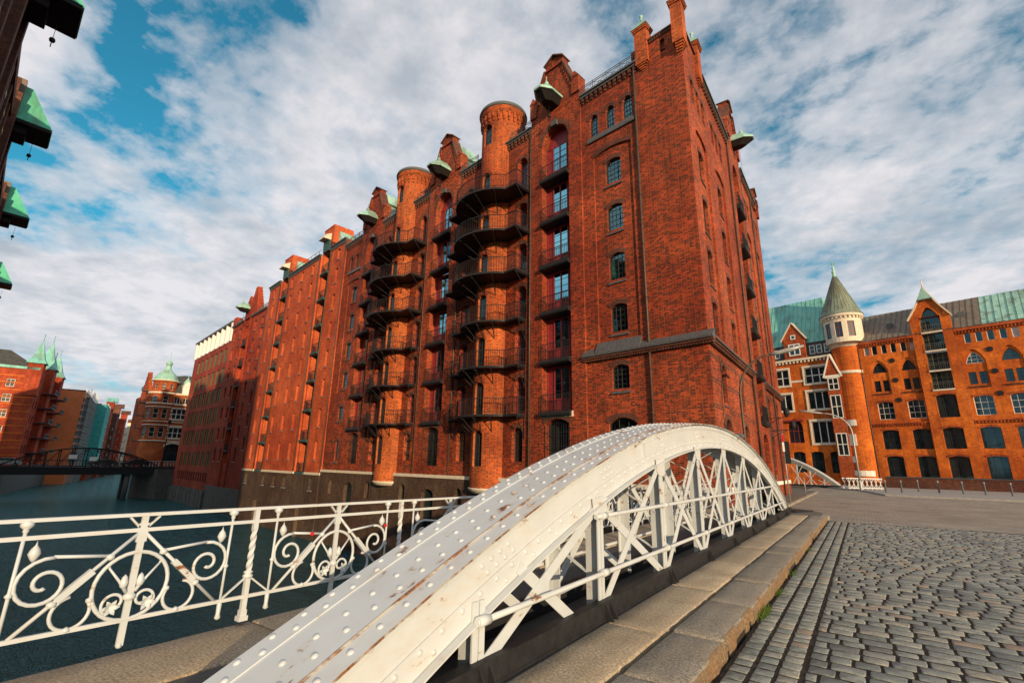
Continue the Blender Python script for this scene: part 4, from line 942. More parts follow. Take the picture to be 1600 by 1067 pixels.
# ------------------------------------------------------------------ buildings closing the street on the right
RO = Vector((13.46, 76.57, -.45)); DR = Vector((-.97522, .22122, 0)); OR = Vector((-.22122, -.97522, 0)); RROT = math.atan2(DR.y, DR.x)
def street_warehouse():
    root = thing('street_warehouse', 'golden orange brick warehouse with pointed loading gable and brown copper roof', 'building', RO, RROT)
    z_ = .45; m = MB(); v = MB(); hs = []; pn = []
    att = [11.3, 10.45, 9.4, 8.4, 7.35, 6.4] + [2.2, 1.2, .2, -.8, -1.85, -2.85] + [-3.9 - k for k in range(22)]
    cols = [10.3, 7.2, 1.05, -2.0, -5.2, -8.4, -11.6, -14.8, -18, -21.2]
    for c in att: hs.append((c - .3, c + .3, 16.75 + z_, 17.95 + z_, .1))
    for c in cols:
        hs += [(c - .85, c + .85, 8.1 + z_, 10.35 + z_, .15), (c - .88, c + .88, 4.3 + z_, 6.75 + z_, .15), (c - .88, c + .88, .6 + z_, 3.45 + z_, .15)]; pn.append((c - .95, c + .95, 11.45 + z_, 15.95 + z_, 1.4, 1))
    wall(m, F0, -26, 2.45, 0, 18.4 + z_, [h for h in hs + pn if h[1] < 2.5], .28); wall(m, F0, 6.05, 12.3, 0, 18.4 + z_, [h for h in hs + pn if h[0] > 6], .28)
    for p in pn:
        c = (p[0] + p[1]) / 2; sub = [(c - .78, c + .78, 14.25 + z_, 15.6 + z_, 1.25, 1), (c - .8, c - .12, 11.75 + z_, 13.2 + z_, 0), (c + .12, c + .8, 11.75 + z_, 13.2 + z_, 0)]
        wall(m, F0, p[0], p[1], p[2], p[3], sub, .2, -.14)
        for h in sub: window(root, h[1] - h[0], h[3] - h[2], h[4], ((h[0] + h[1]) / 2, -.28, h[2]), 0, 3 if h[4] else 2, 3, .05, .03, 'frame_white' if c < 3 and h[4] and c > 0 else 'frame_dark', 'pane', pointed=len(h) > 5)
        b = MB(); b.box(c - .98, c + .98, 0, .12, 11.35 + z_, 11.5 + z_); b.build('sill_band', 'brick_dark', root)
    bc = 4.25; big = (bc - 1.02, bc + 1.02, 11.4 + z_, 21.9 + z_, 1.9, 1); g3 = [(bc - .95, bc + .95, a + z_, b + z_, .2) for a, b in ((8, 10.8), (4.3, 6.8), (.3, 3.45))]
    wall(m, F0, 2.3, 6.2, 0, 20.7 + z_, [(big[0], big[1], big[2], 20.7 + z_, 0)] + g3, .5, .3, ends=.5)
    ar = arc(bc - 1.02, bc + 1.02, 20.0 + z_, 1.9, 12, True); gz = lambda x: 20.7 + z_ + (3.6) * max(0, 1 - abs(x - bc) / 1.95) ** 1.15
    for (x, y), (u, w) in zip(ar, ar[1:]): m.face([F0(x, .3, max(y, 20.7 + z_)), F0(u, .3, max(w, 20.7 + z_)), F0(u, .3, gz(u)), F0(x, .3, gz(x))]); m.face([F0(x, .3, y), F0(u, .3, w), F0(u, -.4, w), F0(x, -.4, y)])
    for a, b in ((2.3, bc - 1.02), (bc + 1.02, 6.2)): m.face([F0(a, .3, 20.7 + z_), F0(b, .3, 20.7 + z_), F0(b, .3, gz(b)), F0(a, .3, gz(a))])
    m.build('wall', 'brick_golden', root)
    for i, h in enumerate(hs):
        w = h[1] - h[0]
        if w < .7: window(root, w, 1.2, .1, ((h[0] + h[1]) / 2, -.2, h[2]), 0, 1, 1, .05, .03, 'frame_white', 'pane_blind' if i in (0, 5, 6, 11) else 'pane')
        else: window(root, w, h[3] - h[2], .15, ((h[0] + h[1]) / 2, -.25, h[2]), 0, 3, 3 if h[2] > 8 else 2, .06, .035, 'frame_white' if h[2] > 8 else 'frame_dark', 'pane'); voussoirs(v, F0, h, 0, 9, .24, .03)
    for h in g3: window(root, 1.9, h[3] - h[2], .2, (bc, -.15, h[2]), 0, 3, 2, .07, .04, 'frame_dark', 'pane'); voussoirs(v, F0, h, .3, 9, .24, .03)
    for i, z in enumerate((18.7, 16.3, 13.8, 11.4)):
        h = 3.15 if i == 0 else 2.3; window(root, 2.02, h, 1.9 if i == 0 else 0, (bc, -.25, z + z_), 0, 4, 3, .06, .05, 'olive_panel', 'pane', pointed=i == 0, name='loading_door'); b = MB(); b.box(bc - 1.02, bc + 1.02, -.3, .4, z + z_ - .16, z + z_ + .02); b.build('balcony_slab', 'stone_cream', root); put('railing', rail_mesh(2.0, .9, .2, .02), 'iron_grey', root, (bc, .36, z + z_))
    v.build('arch_bricks', 'brick_orange', root)['kind'] = 'stuff'
    st = MB()
    for a, b in ((-26, 2.28), (6.22, 12.3)):
        st.box(a, b, 0, .22, 7.45 + z_, 7.62 + z_); st.box(a, b, 0, .3, 18.3 + z_, 18.65 + z_)
        for x in spans(a, b, .3): st.box(x - .07, x + .07, 0, .16, 7.2 + z_, 7.45 + z_); st.box(x - .07, x + .07, 0, .2, 18.0 + z_, 18.3 + z_)
    st.build('corbel_band', 'brick_orange', root)
    an = MB()
    for x, z in ((8.75, 15.7), (8.75, 13.1), (8.75, 10.5), (-.45, 15.7), (-.45, 13.1), (-.45, 10.5), (-3.6, 13.1)):
        q = MB()
        pts = [Vector((x + .3 * math.cos(a), .03, z + z_ + .3 * math.sin(a))) for a in [2 * math.pi * i / 14 for i in range(14)]]; q.hexa(pts, [p + Vector((0, .07, 0)) for p in pts]); q.build('wall_anchor', 'iron_black', root)
    cp = MB()
    for sx in (-1, 1):
        pts = [(bc + sx * 2.12, 20.5 + z_), (bc + sx * 1.2, 22.0 + z_), (bc + sx * .55, 23.3 + z_), (bc, 24.6 + z_)]
        for (x, y), (u, w) in zip(pts, pts[1:]): cp.bar((x, .05, y), (u, .05, w), 1.0, .16)
    cp.tube([(bc, .2, 24.4 + z_), (bc, .2, 25.6 + z_)], [.12, .05], 6); cp.build('gable_coping', 'stone_cream', root)
    q = MB(); q.prism([(bc - .75, 22.9 + z_), (bc + .75, 22.9 + z_), (bc, 24.4 + z_)], -.2, 1.0); q.build('gable_hood', 'copper', root)
    gr = MB(); gr.prism([(bc - 1.9, 18.7 + z_), (bc + 1.9, 18.7 + z_), (bc, 24.2 + z_)], -6, -.45); gr.build('gable_roof', 'copper_brown', root)
    rf = MB(); rf2 = MB()
    def roofseg(mb, a, b): mb.face([F0(a, .35, 18.66 + z_), F0(b, .35, 18.66 + z_), F0(b, -5.5, 23.6 + z_), F0(a, -5.5, 23.6 + z_)]); mb.face([F0(a, -5.5, 23.6 + z_), F0(b, -5.5, 23.6 + z_), F0(b, -12, 18.6 + z_), F0(a, -12, 18.6 + z_)])
    roofseg(rf, -.2, 12.3); roofseg(rf2, -26, -.2)
    ro, ro2 = rf.build('roof', 'copper_brown', root), rf2.build('roof', 'copper', root); pn_ = {}
    sl = Vector((0, -5.86, 4.94)).normalized(); nn = Vector((0, 4.94, 5.86)).normalized()
    for k in range(63):                                                    # standing seam panels, each slightly off its neighbours
        x = 12.28 - .6 * k; L_ = 7.6; q = MB(); e = .012 * (k % 3); b0 = Vector((0, .36, 18.67 + z_)) + nn * (.012 + e)
        P = lambda dx, t, h: Vector((x - dx, 0, 0)) + b0 + sl * t + nn * h
        q.face([P(.03, 0, 0), P(.57, 0, 0), P(.57, L_, 0), P(.03, L_, 0)]); q.hexa([P(0, 0, 0), P(.035, 0, 0), P(.035, L_, 0), P(0, L_, 0)], [P(0, 0, .07), P(.035, 0, .07), P(.035, L_, .07), P(0, L_, .07)])
        q.build('roof_panel', 'copper_brown' if x > -.2 else 'copper', ro if x > -.2 else ro2)
    for x in (8.6, 1.4): q = MB(); q.box(x - .35, x + .35, -2.4, -1.6, 20.3 + z_, 21.1 + z_); q.build('skylight', 'iron_grey', root)
    ft = MB(); ft.face([F0(-26, 0, 0), F0(-26, -12, 0), F0(-26, -12, 18.6), F0(-26, 0, 18.6)]); ft.face([F0(-26, -12, 0), F0(12.3, -12, 0), F0(12.3, -12, 18.6), F0(-26, -12, 18.6)]); ft.build('back_wall', 'brick_golden', root)
    for s in (12.2, 2.35, 6.12): pipe(root, F0, s, .05, .2, 18.4, .09)
street_warehouse()

def turret_house():
    root = thing('turret_house', 'orange brick house with white framed windows and conical copper turret', 'building', RO + DR * 12.35, RROT)
    z_ = .45; m = MB(); X = lambda s: s - 12.35
    w3 = [(X(22.25) - .95, X(22.25) + .95, a + z_, b + z_, 0) for a, b in ((13.75, 16.15), (10.0, 12.4))] + [(X(17.8) - 1.4, X(17.8) + 1.4, a + z_, b + z_, 0) for a, b in ((13.75, 16.1), (10.0, 12.55), (5.2, 8.3))]
    dr = [(X(21.35) - 1.0, X(21.35) + 1.0, 5.3 + z_, 8.8 + z_, 1.0, 1)]; gf = [(X(c) - .8, X(c) + .8, 1.2 + z_, 4.1 + z_, .2) for c in (21.3, 19.0, 16.6)]
    more = [(X(c) - 1, X(c) + 1, a + z_, a + 2.4 + z_, 0) for c in (26.5, 30.5) for a in (1.4, 5.6, 10, 13.75)]
    wall(m, F0, X(15.0), X(34), 0, 17.4 + z_, w3 + dr + gf + more, .3)
    r = 1.80; cx, cy = X(13.75), -.85; FC = lambda s, q, z: Vector((cx + (r + q) * math.sin(s / r), cy + (r + q) * math.cos(s / r), z)); L = math.pi * r
    wall(m, FC, -L, L, 0, 18.5 + z_, [], .2, 0, [-L + 2 * L * i / 32 for i in range(33)])
    m.build('wall', 'brick_golden', root)
    tw = [(c - .45, c + .45, 19.6 + z_, 21.8 + z_, 0) for c in (-1.55, .0, 1.5, 3.0)]
    r2 = 2.3; FD = lambda s, q, z: Vector((cx + (r2 + q) * math.sin(s / r2), cy + (r2 + q) * math.cos(s / r2), z)); L2 = math.pi * r2
    t = MB(); wall(t, FD, -L2, L2, 18.9 + z_, 22.5 + z_, tw, .25, 0, [-L2 + 2 * L2 * i / 32 for i in range(33)]); t.lathe([(r, 18.3 + z_), (r + .12, 18.4 + z_), (r2, 18.9 + z_)], 32, (cx, cy, 0)); t.lathe([(r2, 22.5 + z_), (r2 + .32, 22.6 + z_), (r2 + .32, 22.95 + z_), (r2, 22.95 + z_)], 32, (cx, cy, 0))
    for k in range(30): a = 2 * math.pi * k / 30; t.box(-.09, .09, 0, .22, 0, .25, lambda x, y, z: Vector((cx + (r2 + y) * math.sin(a) + x * math.cos(a), cy + (r2 + y) * math.cos(a) - x * math.sin(a), 22.28 + z_ + z)))
    tt = t.build('turret', 'stone_cream', root)
    for h in tw: s = (h[0] + h[1]) / 2; window(tt, .9, 2.2, 0, FD(s, -.18, h[2]), -s / r2, 2, 3, .07, .06, 'wood_maroon', 'pane')
    c = MB(); c.lathe([(r2 + .4, 22.95 + z_), (r2 + .05, 23.6 + z_), (.28, 29.2 + z_)], 32, (cx, cy, 0), smooth=False)
    for k in range(32): a = 2 * math.pi * k / 32; c.bar(Vector((cx + (r2 + .05) * math.cos(a), cy + (r2 + .05) * math.sin(a), 23.62 + z_)), Vector((cx + .28 * math.cos(a), cy + .28 * math.sin(a), 29.2 + z_)), .05, .05)
    co = c.build('turret_cone', 'copper_cone', tt); f = MB(); f.lathe([(.3, 29.1 + z_), (.2, 29.8 + z_), (.32, 30.0 + z_), (.12, 30.2 + z_), (.22, 30.6 + z_), (.05, 30.9 + z_), (.04, 31.9 + z_), (0, 32 + z_)], 10, (cx, cy, 0)); f.box(cx - .35, cx + .2, cy - .02, cy + .02, 31.1 + z_, 31.35 + z_); f.build('finial', 'copper', tt)
    for h in w3 + more:
        st = MB()
        for x0, x1, z0, z1 in ((h[0] - .22, h[1] + .22, h[3], h[3] + .3), (h[0] - .22, h[1] + .22, h[2] - .24, h[2]), (h[0] - .2, h[0], h[2], h[3]), (h[1], h[1] + .2, h[2], h[3])): st.box(x0, x1, -.1, .13, z0, z1)
        st.build('window_surround', 'stone_cream', root)
    st = MB(); st.box(X(19.2), X(21.2), 0, .08, 14.1 + z_, 14.4 + z_); st.build('stone_string', 'stone_cream', root)
    st = MB(); st.box(X(15.5), X(34), 0, .35, 17.3 + z_, 17.6 + z_)
    for x in spans(X(15.6), X(34), .5): st.box(x - .1, x + .1, 0, .28, 16.95 + z_, 17.305 + z_)
    st.build('cornice', 'stone_cream', root)
    for s0, s1, z0, z1 in ((-.2, 2.1, 7.4, 8.2), (.1, 2.0, 4.8, 6.3), (.4, 2.0, 2.6, 3.4), (-1.3, 2.5, .9, 1.6)):
        st = MB(); n = 8
        for i in range(n): st.box(s0 + (s1 - s0) * i / n, s0 + (s1 - s0) * (i + 1) / n, -.05, .12, z0 + z_, z1 + z_, FC)
        st.build('corner_block', 'stone_white', root)
    st = MB(); st.lathe([(r, 14.5 + z_), (r + .1, 14.5 + z_), (r + .1, 14.9 + z_), (r, 14.9 + z_)], 24, (cx, cy, 0)); st.build('stone_string', 'stone_cream', root)
    for h in w3: window(root, h[1] - h[0], h[3] - h[2], 0, ((h[0] + h[1]) / 2, -.22, h[2]), 0, 3 if h[1] - h[0] > 2.5 else 2, 2 if h[2] > 13 else 1, .12, .12, 'frame_white', 'pane')
    for h in more + gf: window(root, h[1] - h[0], h[3] - h[2], h[4], ((h[0] + h[1]) / 2, -.24, h[2]), 0, 2, 2, .08, .06, 'frame_dark', 'pane')
    for h in dr: window(root, 2.0, 3.5, 1.0, ((h[0] + h[1]) / 2, -.24, h[2]), 0, 3, 2, .1, .08, 'wood_maroon', 'pane', pointed=True)
    q = MB(); q.box(X(20.1), X(22.8), .02, .5, 8.4 + z_, 8.62 + z_); q.build('awning_beam', 'wood_maroon', root)
    gb = MB(); a, b = X(14.7), X(16.3)                                          # gabled oriel beside the turret
    gb.box(a, b, .0, .9, 1.0, 14.3 + z_); o = gb.build('oriel', 'brick_orange', root); g = MB(); g.prism([(a - .2, 14.3 + z_), (b + .2, 14.3 + z_), ((a + b) / 2, 17.3 + z_)], .0, .95); g.build('oriel_gable', 'brick_orange', o)
    k = MB()
    for sx, e in ((a - .3, 1), (b + .3, 1)): k.bar((sx, .5, 14.2 + z_), ((a + b) / 2, .5, 17.5 + z_), 1.1, .16)
    k.box(a - .15, b + .15, .9, 1.0, 14.1 + z_, 14.5 + z_); k.build('oriel_coping', 'stone_white', o)
    for z, h in ((12.4, 1.7), (8.5, 3.2), (3.5, 3.0)): window(o, 1.3, h, 0, ((a + b) / 2, .9, z + z_), 0, 2, 2, .12, .1, 'frame_white', 'pane')
    dm = MB(); c0 = X(20.0); dm.box(c0 - 1.45, c0 + 1.45, -1.4, .15, 17.62 + z_, 20.6 + z_); dm.prism([(c0 - 1.65, 20.6 + z_), (c0 + 1.65, 20.6 + z_), (c0, 23.1 + z_)], -1.4, .16); d = dm.build('dormer', 'brick_orange', root)
    window(d, 1.6, 1.8, 0, (c0, .2, 18.1 + z_), 0, 2, 1, .16, .14, 'frame_white', 'pane'); window(d, .7, .7, 0, (c0, .2, 20.6 + z_), 0, 1, 1, .14, .05, 'frame_white', 'pane')
    k = MB()
    for sx in (-1, 1): k.bar((c0 + sx * 1.75, -.5, 20.5 + z_), (c0, -.5, 23.25 + z_), 1.6, .14)
    k.build('dormer_coping', 'stone_cream', d)
    lo = MB(); lo.box(X(15.2), X(34), -.9, -.3, 17.6 + z_, 19.9 + z_); lo.build('attic_wall', 'roof_dark', root)
    for c in (15.9, 16.9, 17.8, 22.6, 23.6): window(root, .7, 1.3, 0, (X(c), -.28, 18.1 + z_), 0, 1, 2, .09, .06, 'frame_white', 'pane')
    rf = MB(); A = [F0(X(14.9), -.35, 19.9 + z_), F0(X(34), -.35, 19.9 + z_), F0(X(34), -4.2, 27.6 + z_), F0(X(16.6), -4.2, 27.6 + z_)]; rf.face(A); rf.face([A[0], A[3], F0(X(16.6), -8, 27.6 + z_), F0(X(14.9), -12, 19.9 + z_)]); rf.face([A[3], A[2], F0(X(34), -8, 27.6 + z_), F0(X(16.6), -8, 27.6 + z_)])
    for i in range(28): x = X(16.2) + .62 * i; rf.bar(F0(x, -.34, 19.95 + z_), F0(max(x, X(16.6)), -4.2, 27.64 + z_), .05, .08)
    rf.build('roof', 'copper_teal', root)
turret_house()
# ------------------------------------------------------------------ water, ground, street
w = MB(); w.face([(-1500, -1500, -6), (1500, -1500, -6), (1500, 1500, -6), (-1500, 1500, -6)]); struct('water', w, 'water')
g = MB()
def pad(mb, pts, z0, z1): mb.hexa([Vector((p.x, p.y, z0)) for p in pts], [Vector((p.x, p.y, z1)) for p in pts])
pad(g, [FW(-900, -.3), FW(106, -.3), FW(106, -1200), FW(-900, -1200)], -6.6, -.56); struct('ground', g, 'asphalt_road')
g = MB(); pad(g, [FW(106, -1200), FW(106, 2.6), FW(113, 5.5), FW(113, 5.5) + V2 * 700 + O2 * -6, FW(113, -1200) + V2 * 900], -6.6, -.5); struct('quay', g, 'quay_stone')
g = MB(); e1 = Vector((.99459, -.10386, 0)); e2 = Vector((.10386, .99459, 0)); q0 = Vector((-45, 4.1, 0)) - e2 * 2.2
pad(g, [q0 - e1 * 52, q0 + e1 * 600, q0 + e1 * 600 - e2 * 900, q0 - e1 * 52 - e2 * 900], -6.6, -.55); struct('near_quay', g, 'quay_stone')
g = MB(); pad(g, [FARC - V2 * 12 + O2 * .5, FARC + V2 * 36 + O2 * .5, FARC + V2 * 60 + O2 * 6, FARC + V2 * 600 + O2 * 40, FARC + V2 * 600 - O2 * 200, FARC - V2 * 12 - O2 * 200], -6.6, -.6); struct('far_quay', g, 'quay_stone')
def street_z(y): t = min(1, max(0, (y - 21.5) / 12)); return -.15 - .33 * t * t * (3 - 2 * t)
st = MB(); ys = [21.5 + 1.5 * i for i in range(12)] + [45, 60, 82]
for a, b in zip(ys, ys[1:]): st.face([(-5.3, a, street_z(a)), (60, a, street_z(a)), (60, b, street_z(b)), (-5.3, b, street_z(b))], None, True)
struct('street', st, 'far_cobble')
# pavement beside the corner warehouse with a curved kerb
def kerb_x(y): t = min(1, max(0, (y - 22.5) / 9.0)); return -1.3 - 2.5 * t * t * (3 - 2 * t)
pv = MB(); ys = [21.62 + .9 * i for i in range(12)] + [34, 40, 48, 56]
for a, b in zip(ys, ys[1:]):
    za, zb = street_z(a) + .13, street_z(b) + .13; xa, xb = kerb_x(a) - .22, kerb_x(b) - .22; pv.face([(-6.0, a, za), (xa, a, za), (xb, b, zb), (-6.0, b, zb)])
struct('pavement', pv, 'asphalt_road'); pav_k = bpy.data.objects['pavement']
ks = MB()
y = 21.62
while y < 54:
    b = min(y + .98, 55); A = [(kerb_x(y) - .22, y), (kerb_x(y), y), (kerb_x(b - .02), b - .02), (kerb_x(b - .02) - .22, b - .02)]
    k = MB(); k.hexa([Vector((px, py, street_z(py) - .05)) for px, py in A], [Vector((px, py, street_z(py) + .135)) for px, py in A]); k.build('kerb_stone', 'granite_kerb', pav_k); y += 1.0
# far pavement with bollards in front of the street warehouse
fp = MB(); pts = [Vector((1.2, 54.0, 0)), Vector((60, 48.0, 0)), Vector((60, 62, 0)), RO + DR * 22, Vector((-4.5, 71, 0)), Vector((-.5, 64, 0))]; pad(fp, pts, -.6, -.36); struct('far_pavement', fp, 'concrete')

# ------------------------------------------------------------------ bridge deck, kerb, slabs
dk = MB(); dk.box(-5.46, 9.5, -6, 22.2, -1.3, -.30); dk.box(-4.55, -2.5, -6, 22.6, -.30, -.015); struct('bridge_deck', dk, 'asphalt')
rd = MB(); rd.box(-1.30, 9.4, -6, 21.5, -.296, -.158); struct('road', rd, 'soil'); road = bpy.data.objects['road']
bp = MB(); bp.box(-5.48, -4.56, -6, 22.2, -.296, -.12); bp.box(-2.5, -1.34, -6, 21.6, -.296, -.12); struct('bridge_pavement', bp, 'soil'); bpv = bpy.data.objects['bridge_pavement']
def stone(x0, x1, y0, y1, z0, z1, name, mat, par, bev=.022, sub=4, facemat=None, rough=.006):
    """slab with worn rounded edges and a slightly uneven top"""
    m = MB(); ny = max(2, int((y1 - y0) / .18)); J = lambda: (rnd.random() - .5) * 2 * rough
    xs = [x0, x0 + bev * .3, x0 + bev] + [x0 + bev + (x1 - x0 - 2 * bev) * i / 3 for i in (1, 2)] + [x1 - bev, x1 - bev * .3, x1]; dz = [bev, bev * .35, 0, 0, 0, 0, bev * .35, bev]
    ysl = [y0, y0 + bev * .3, y0 + bev] + [y0 + bev + (y1 - y0 - 2 * bev) * i / ny for i in range(1, ny)] + [y1 - bev, y1 - bev * .3, y1]; dy = [bev * .8, bev * .3] + [0] * (ny + 1) + [bev * .3, bev * .8]
    G = [[Vector((x + (J() if i in (0, len(xs) - 1) else 0) * 1.5, yv + (J() if j in (0, len(ysl) - 1) else 0), z1 - max(dz[i], dy[j]) + J() * .5)) for i, x in enumerate(xs)] for j, yv in enumerate(ysl)]
    for j in range(len(ysl) - 1):
        for i in range(len(xs) - 1): m.face([G[j][i], G[j][i + 1], G[j + 1][i + 1], G[j + 1][i]], None, True)
    nt_ = len(m.f); dn = lambda p: Vector((p.x, p.y, z0)); n = len(ysl); k = len(xs)
    for j in range(n - 1): m.face([G[j][0], G[j + 1][0], dn(G[j + 1][0]), dn(G[j][0])]); 
    for i in range(k - 1): m.face([G[0][i], dn(G[0][i]), dn(G[0][i + 1]), G[0][i + 1]]); m.face([G[-1][i], G[-1][i + 1], dn(G[-1][i + 1]), dn(G[-1][i])])
    nf = len(m.f)
    for j in range(n - 1): m.face([G[j][-1], dn(G[j][-1]), dn(G[j + 1][-1]), G[j + 1][-1]])
    me = m.mesh(name); me.materials.append(MAT[mat])
    if facemat:
        me.materials.append(MAT[facemat])
        for p in me.polygons:
            if p.normal.x > .45 and p.center.x > x1 - .03: p.material_index = 1
    return put(name, me, None, par)
y = .9
while y < 21.4:
    L = min(2.2, 21.45 - y); stone(-2.50, -1.90, y, y + L - .014, -.12, 0, 'paving_slab', 'granite_slab', bpv); y += L
y = .35
while y < 21.4:
    L = min(rnd.choice((1.15, 1.3, 1.5, 1.05)), 21.45 - y); stone(-1.865 + rnd.uniform(-.006, .006), -1.325 + rnd.uniform(-.012, .012), y, y + L - .02, -.30, .002 + rnd.uniform(-.008, .006), 'kerb_stone', 'granite_kerb', bpv, .035, facemat='granite_face', rough=.009); y += L
y = -1.3
while y < 22:
    L = 2.12; stone(-5.49, -4.57, y, y + L - .025, -.12, 0, 'edge_slab', 'granite_slab', bpv, .02); y += L

# cobbles: three gutter columns along the kerb, then courses across the road
stones = []
for k, x0 in enumerate((-1.27, -1.075, -.885)):
    y = 1.2 + .05 * k
    while y < 21.4: l = rnd.uniform(.155, .205); stones.append((x0 + .085, y + l / 2, .160, l - .026, 0)); y += l
y = 1.2
while y < 21.35:
    l = rnd.uniform(.185, .215); x = -.685 + rnd.uniform(-.01, .01); xe = .19 * y + 4.0
    first = True
    while x < xe:
        wd = rnd.uniform(.20, .31) * (rnd.uniform(.4, 1) if first else 1); first = False
        stones.append((x + wd / 2, y + l / 2 + .006 * math.sin(x * 2.1 + y), wd - .024, l - .036, 1)); x += wd
    y += l
def cob(ix):
    r = random.Random(ix); c = [(-.5, -.5), (.5, -.5), (.5, .5), (-.5, .5)]; m = MB()
    rings = []
    for e, z in ((0, -.16), (0, -.015), (.022, -.004), (.06, 0)):
        ring = []
        for i in range(4):
            (ax, ay), (bx, by) = c[i], c[(i + 1) % 4]
            for t in (.06, .5, .94):
                px, py = ax + (bx - ax) * t, ay + (by - ay) * t; r2 = random.Random(ix * 100 + i * 3 + int(t * 10)); jx, jy = r2.uniform(-.025, .025), r2.uniform(-.035, .035)
                ring.append(Vector((px * (1 - 2 * e) + jx, py * (1 - 2 * e) + jy, z + (r.uniform(-.003, .003) if z > -.1 else 0))))
        rings.append(ring)
    for A, B in zip(rings, rings[1:]):
        for i in range(12): j = (i + 1) % 12; m.face([A[i], A[j], B[j], B[i]], None, True)
    ct = Vector((0, 0, .004)); [m.face([rings[-1][i], rings[-1][(i + 1) % 12], ct], None, True) for i in range(12)]
    return m
cobs = [cob(i) for i in range(10)]; cobm = [c.mesh('cobble') for c in cobs]
for me in cobm: me.materials.append(MAT['cobble'])
def to_px(p):
    c = C2W.transposed() @ (p - Vector((0, 0, EYE))); return (800 + FPX * c.x / c.z, 533.5 + FPX * c.y / c.z) if c.z > .05 else (-9999, 0)
def seen(q): x, y_ = to_px(Vector((q[0], q[1], -.15))); return -20 < x < 1620 and y_ < 1085
order = sorted(range(len(stones)), key=lambda i: (0 if seen(stones[i]) else 1, math.hypot(stones[i][0], stones[i][1])))
singles = set(order[:290]); rest = MB()
for i, (x, yv, lx, ly, _) in enumerate(stones):
    a = rnd.uniform(-.025, .025); z = -.150 + rnd.uniform(-.004, .004) ; k = rnd.randrange(10); tx, ty = rnd.uniform(-.02, .02), rnd.uniform(-.014, .014)
    if i in singles:
        o = bpy.data.objects.new('cobble', cobm[k]); COL.objects.link(o); o.parent = road; o.location = (x, yv, z); o.scale = (lx, ly, 1); o.rotation_euler = (tx, ty, a)
    else:
        ca, sa = math.cos(a), math.sin(a); src = cobs[k]; b = len(rest.v)
        for v in src.v: X, Y = v[0] * lx, v[1] * ly; rest.v.append((x + X * ca - Y * sa, yv + X * sa + Y * ca, z + v[2] - ty * X + tx * Y))
        rest.f += [tuple(b + q for q in f) for f in src.f]; rest.sm += src.sm; rest.uv += src.uv
rb = rest.build('cobbles', 'cobble', road); rb['kind'] = 'stuff'
# moss and weeds in the gutter
gr = MB()
for cx, cy, n, h in ((-1.27, 7.35, 90, .10), (-1.26, 8.6, 40, .06), (-1.27, 4.55, 50, .04), (-1.26, 10.4, 40, .05), (-1.25, 13.6, 30, .05)):
    for i in range(n):
        x, y = cx + rnd.gauss(0, .025), cy + rnd.gauss(0, .14); a = rnd.uniform(0, 6.28); l = h * rnd.uniform(.4, 1.2); dx, dy = math.cos(a) * l * .6, math.sin(a) * l * .6
        gr.face([(x - .006, y, -.17), (x + .006, y, -.17), (x + dx, y + dy, -.15 + l)])
tag(gr.build('kerb_weeds', 'grass_blade'), 'small green weeds growing in the gutter against the kerb', 'weeds', kind='stuff')

# ------------------------------------------------------------------ riveted arch truss between road and footway
YC, KA, ZT = 11.65, .0218, 2.555
def az(y): return ZT - KA * (y - YC) ** 2
def afr(y):
    t = Vector((0, 1, -2 * KA * (y - YC))).normalized(); return Vector((0, y, az(y))), t, Vector((0, -t.z, t.y))
truss = thing('arch_truss', 'white riveted steel bowstring arch truss with peeling paint beside the kerb', 'bridge', (-3.0, 12.0, 0))
def tp(me_, name, mat): return me_.build(name, mat, truss, (3.0, -12.0, 0))
YS = [.85 + (22.5 - .85) * i / 88 for i in range(89)]
def ribbon(x0, x1, n0, n1, ys=YS):
    m = MB(); prev = None
    for y in ys:
        p, t, n = afr(y); ring = [p + n * b + Vector((a, 0, 0)) for a, b in ((x0, n0), (x1, n0), (x1, n1), (x0, n1))]
        if prev:
            for i in range(4): j = (i + 1) % 4; m.face([prev[i], prev[j], ring[j], ring[i]], None, False)
        else: m.face(ring)
        prev = ring
    m.face(prev); return m
tp(ribbon(-3.36, -2.55, -.016, .0), 'top_plate', 'white_paint'); tp(ribbon(-3.36, -2.73, .0005, .016), 'cover_plate', 'white_paint_worn'); tp(ribbon(-3.36, -3.17, .0165, .026), 'edge_plate', 'white_paint_worn')
tp(ribbon(-2.7295, -2.717, .0005, .0165), 'seam', 'rust_seam'); tp(ribbon(-2.549, -2.545, -.017, -.001), 'seam', 'rust_seam')
for sgn, xw in ((1, -2.63), (-1, -3.28)):
    tp(ribbon(min(xw, xw - .014 * sgn), max(xw, xw - .014 * sgn), -.475, -.017), 'web_plate', 'white_paint')
    a, b = sorted((xw + .001 * sgn, xw + .014 * sgn)); tp(ribbon(a, b, -.47, -.30), 'web_angle', 'white_paint'); a, b = sorted((xw + .001 * sgn, xw + .013 * sgn)); tp(ribbon(a, b, -.105, -.018), 'top_angle', 'white_paint_worn')
    a, b = sorted((xw + .0 * sgn, xw + .085 * sgn)); tp(ribbon(a, b, -.49, -.4755), 'bottom_flange', 'white_paint')
for y in (7.3, 16.7):
    tp(ribbon(-2.629, -2.600, -.30, -.106, [y - .35 + .07 * i for i in range(11)]), 'splice_plate', 'white_paint')
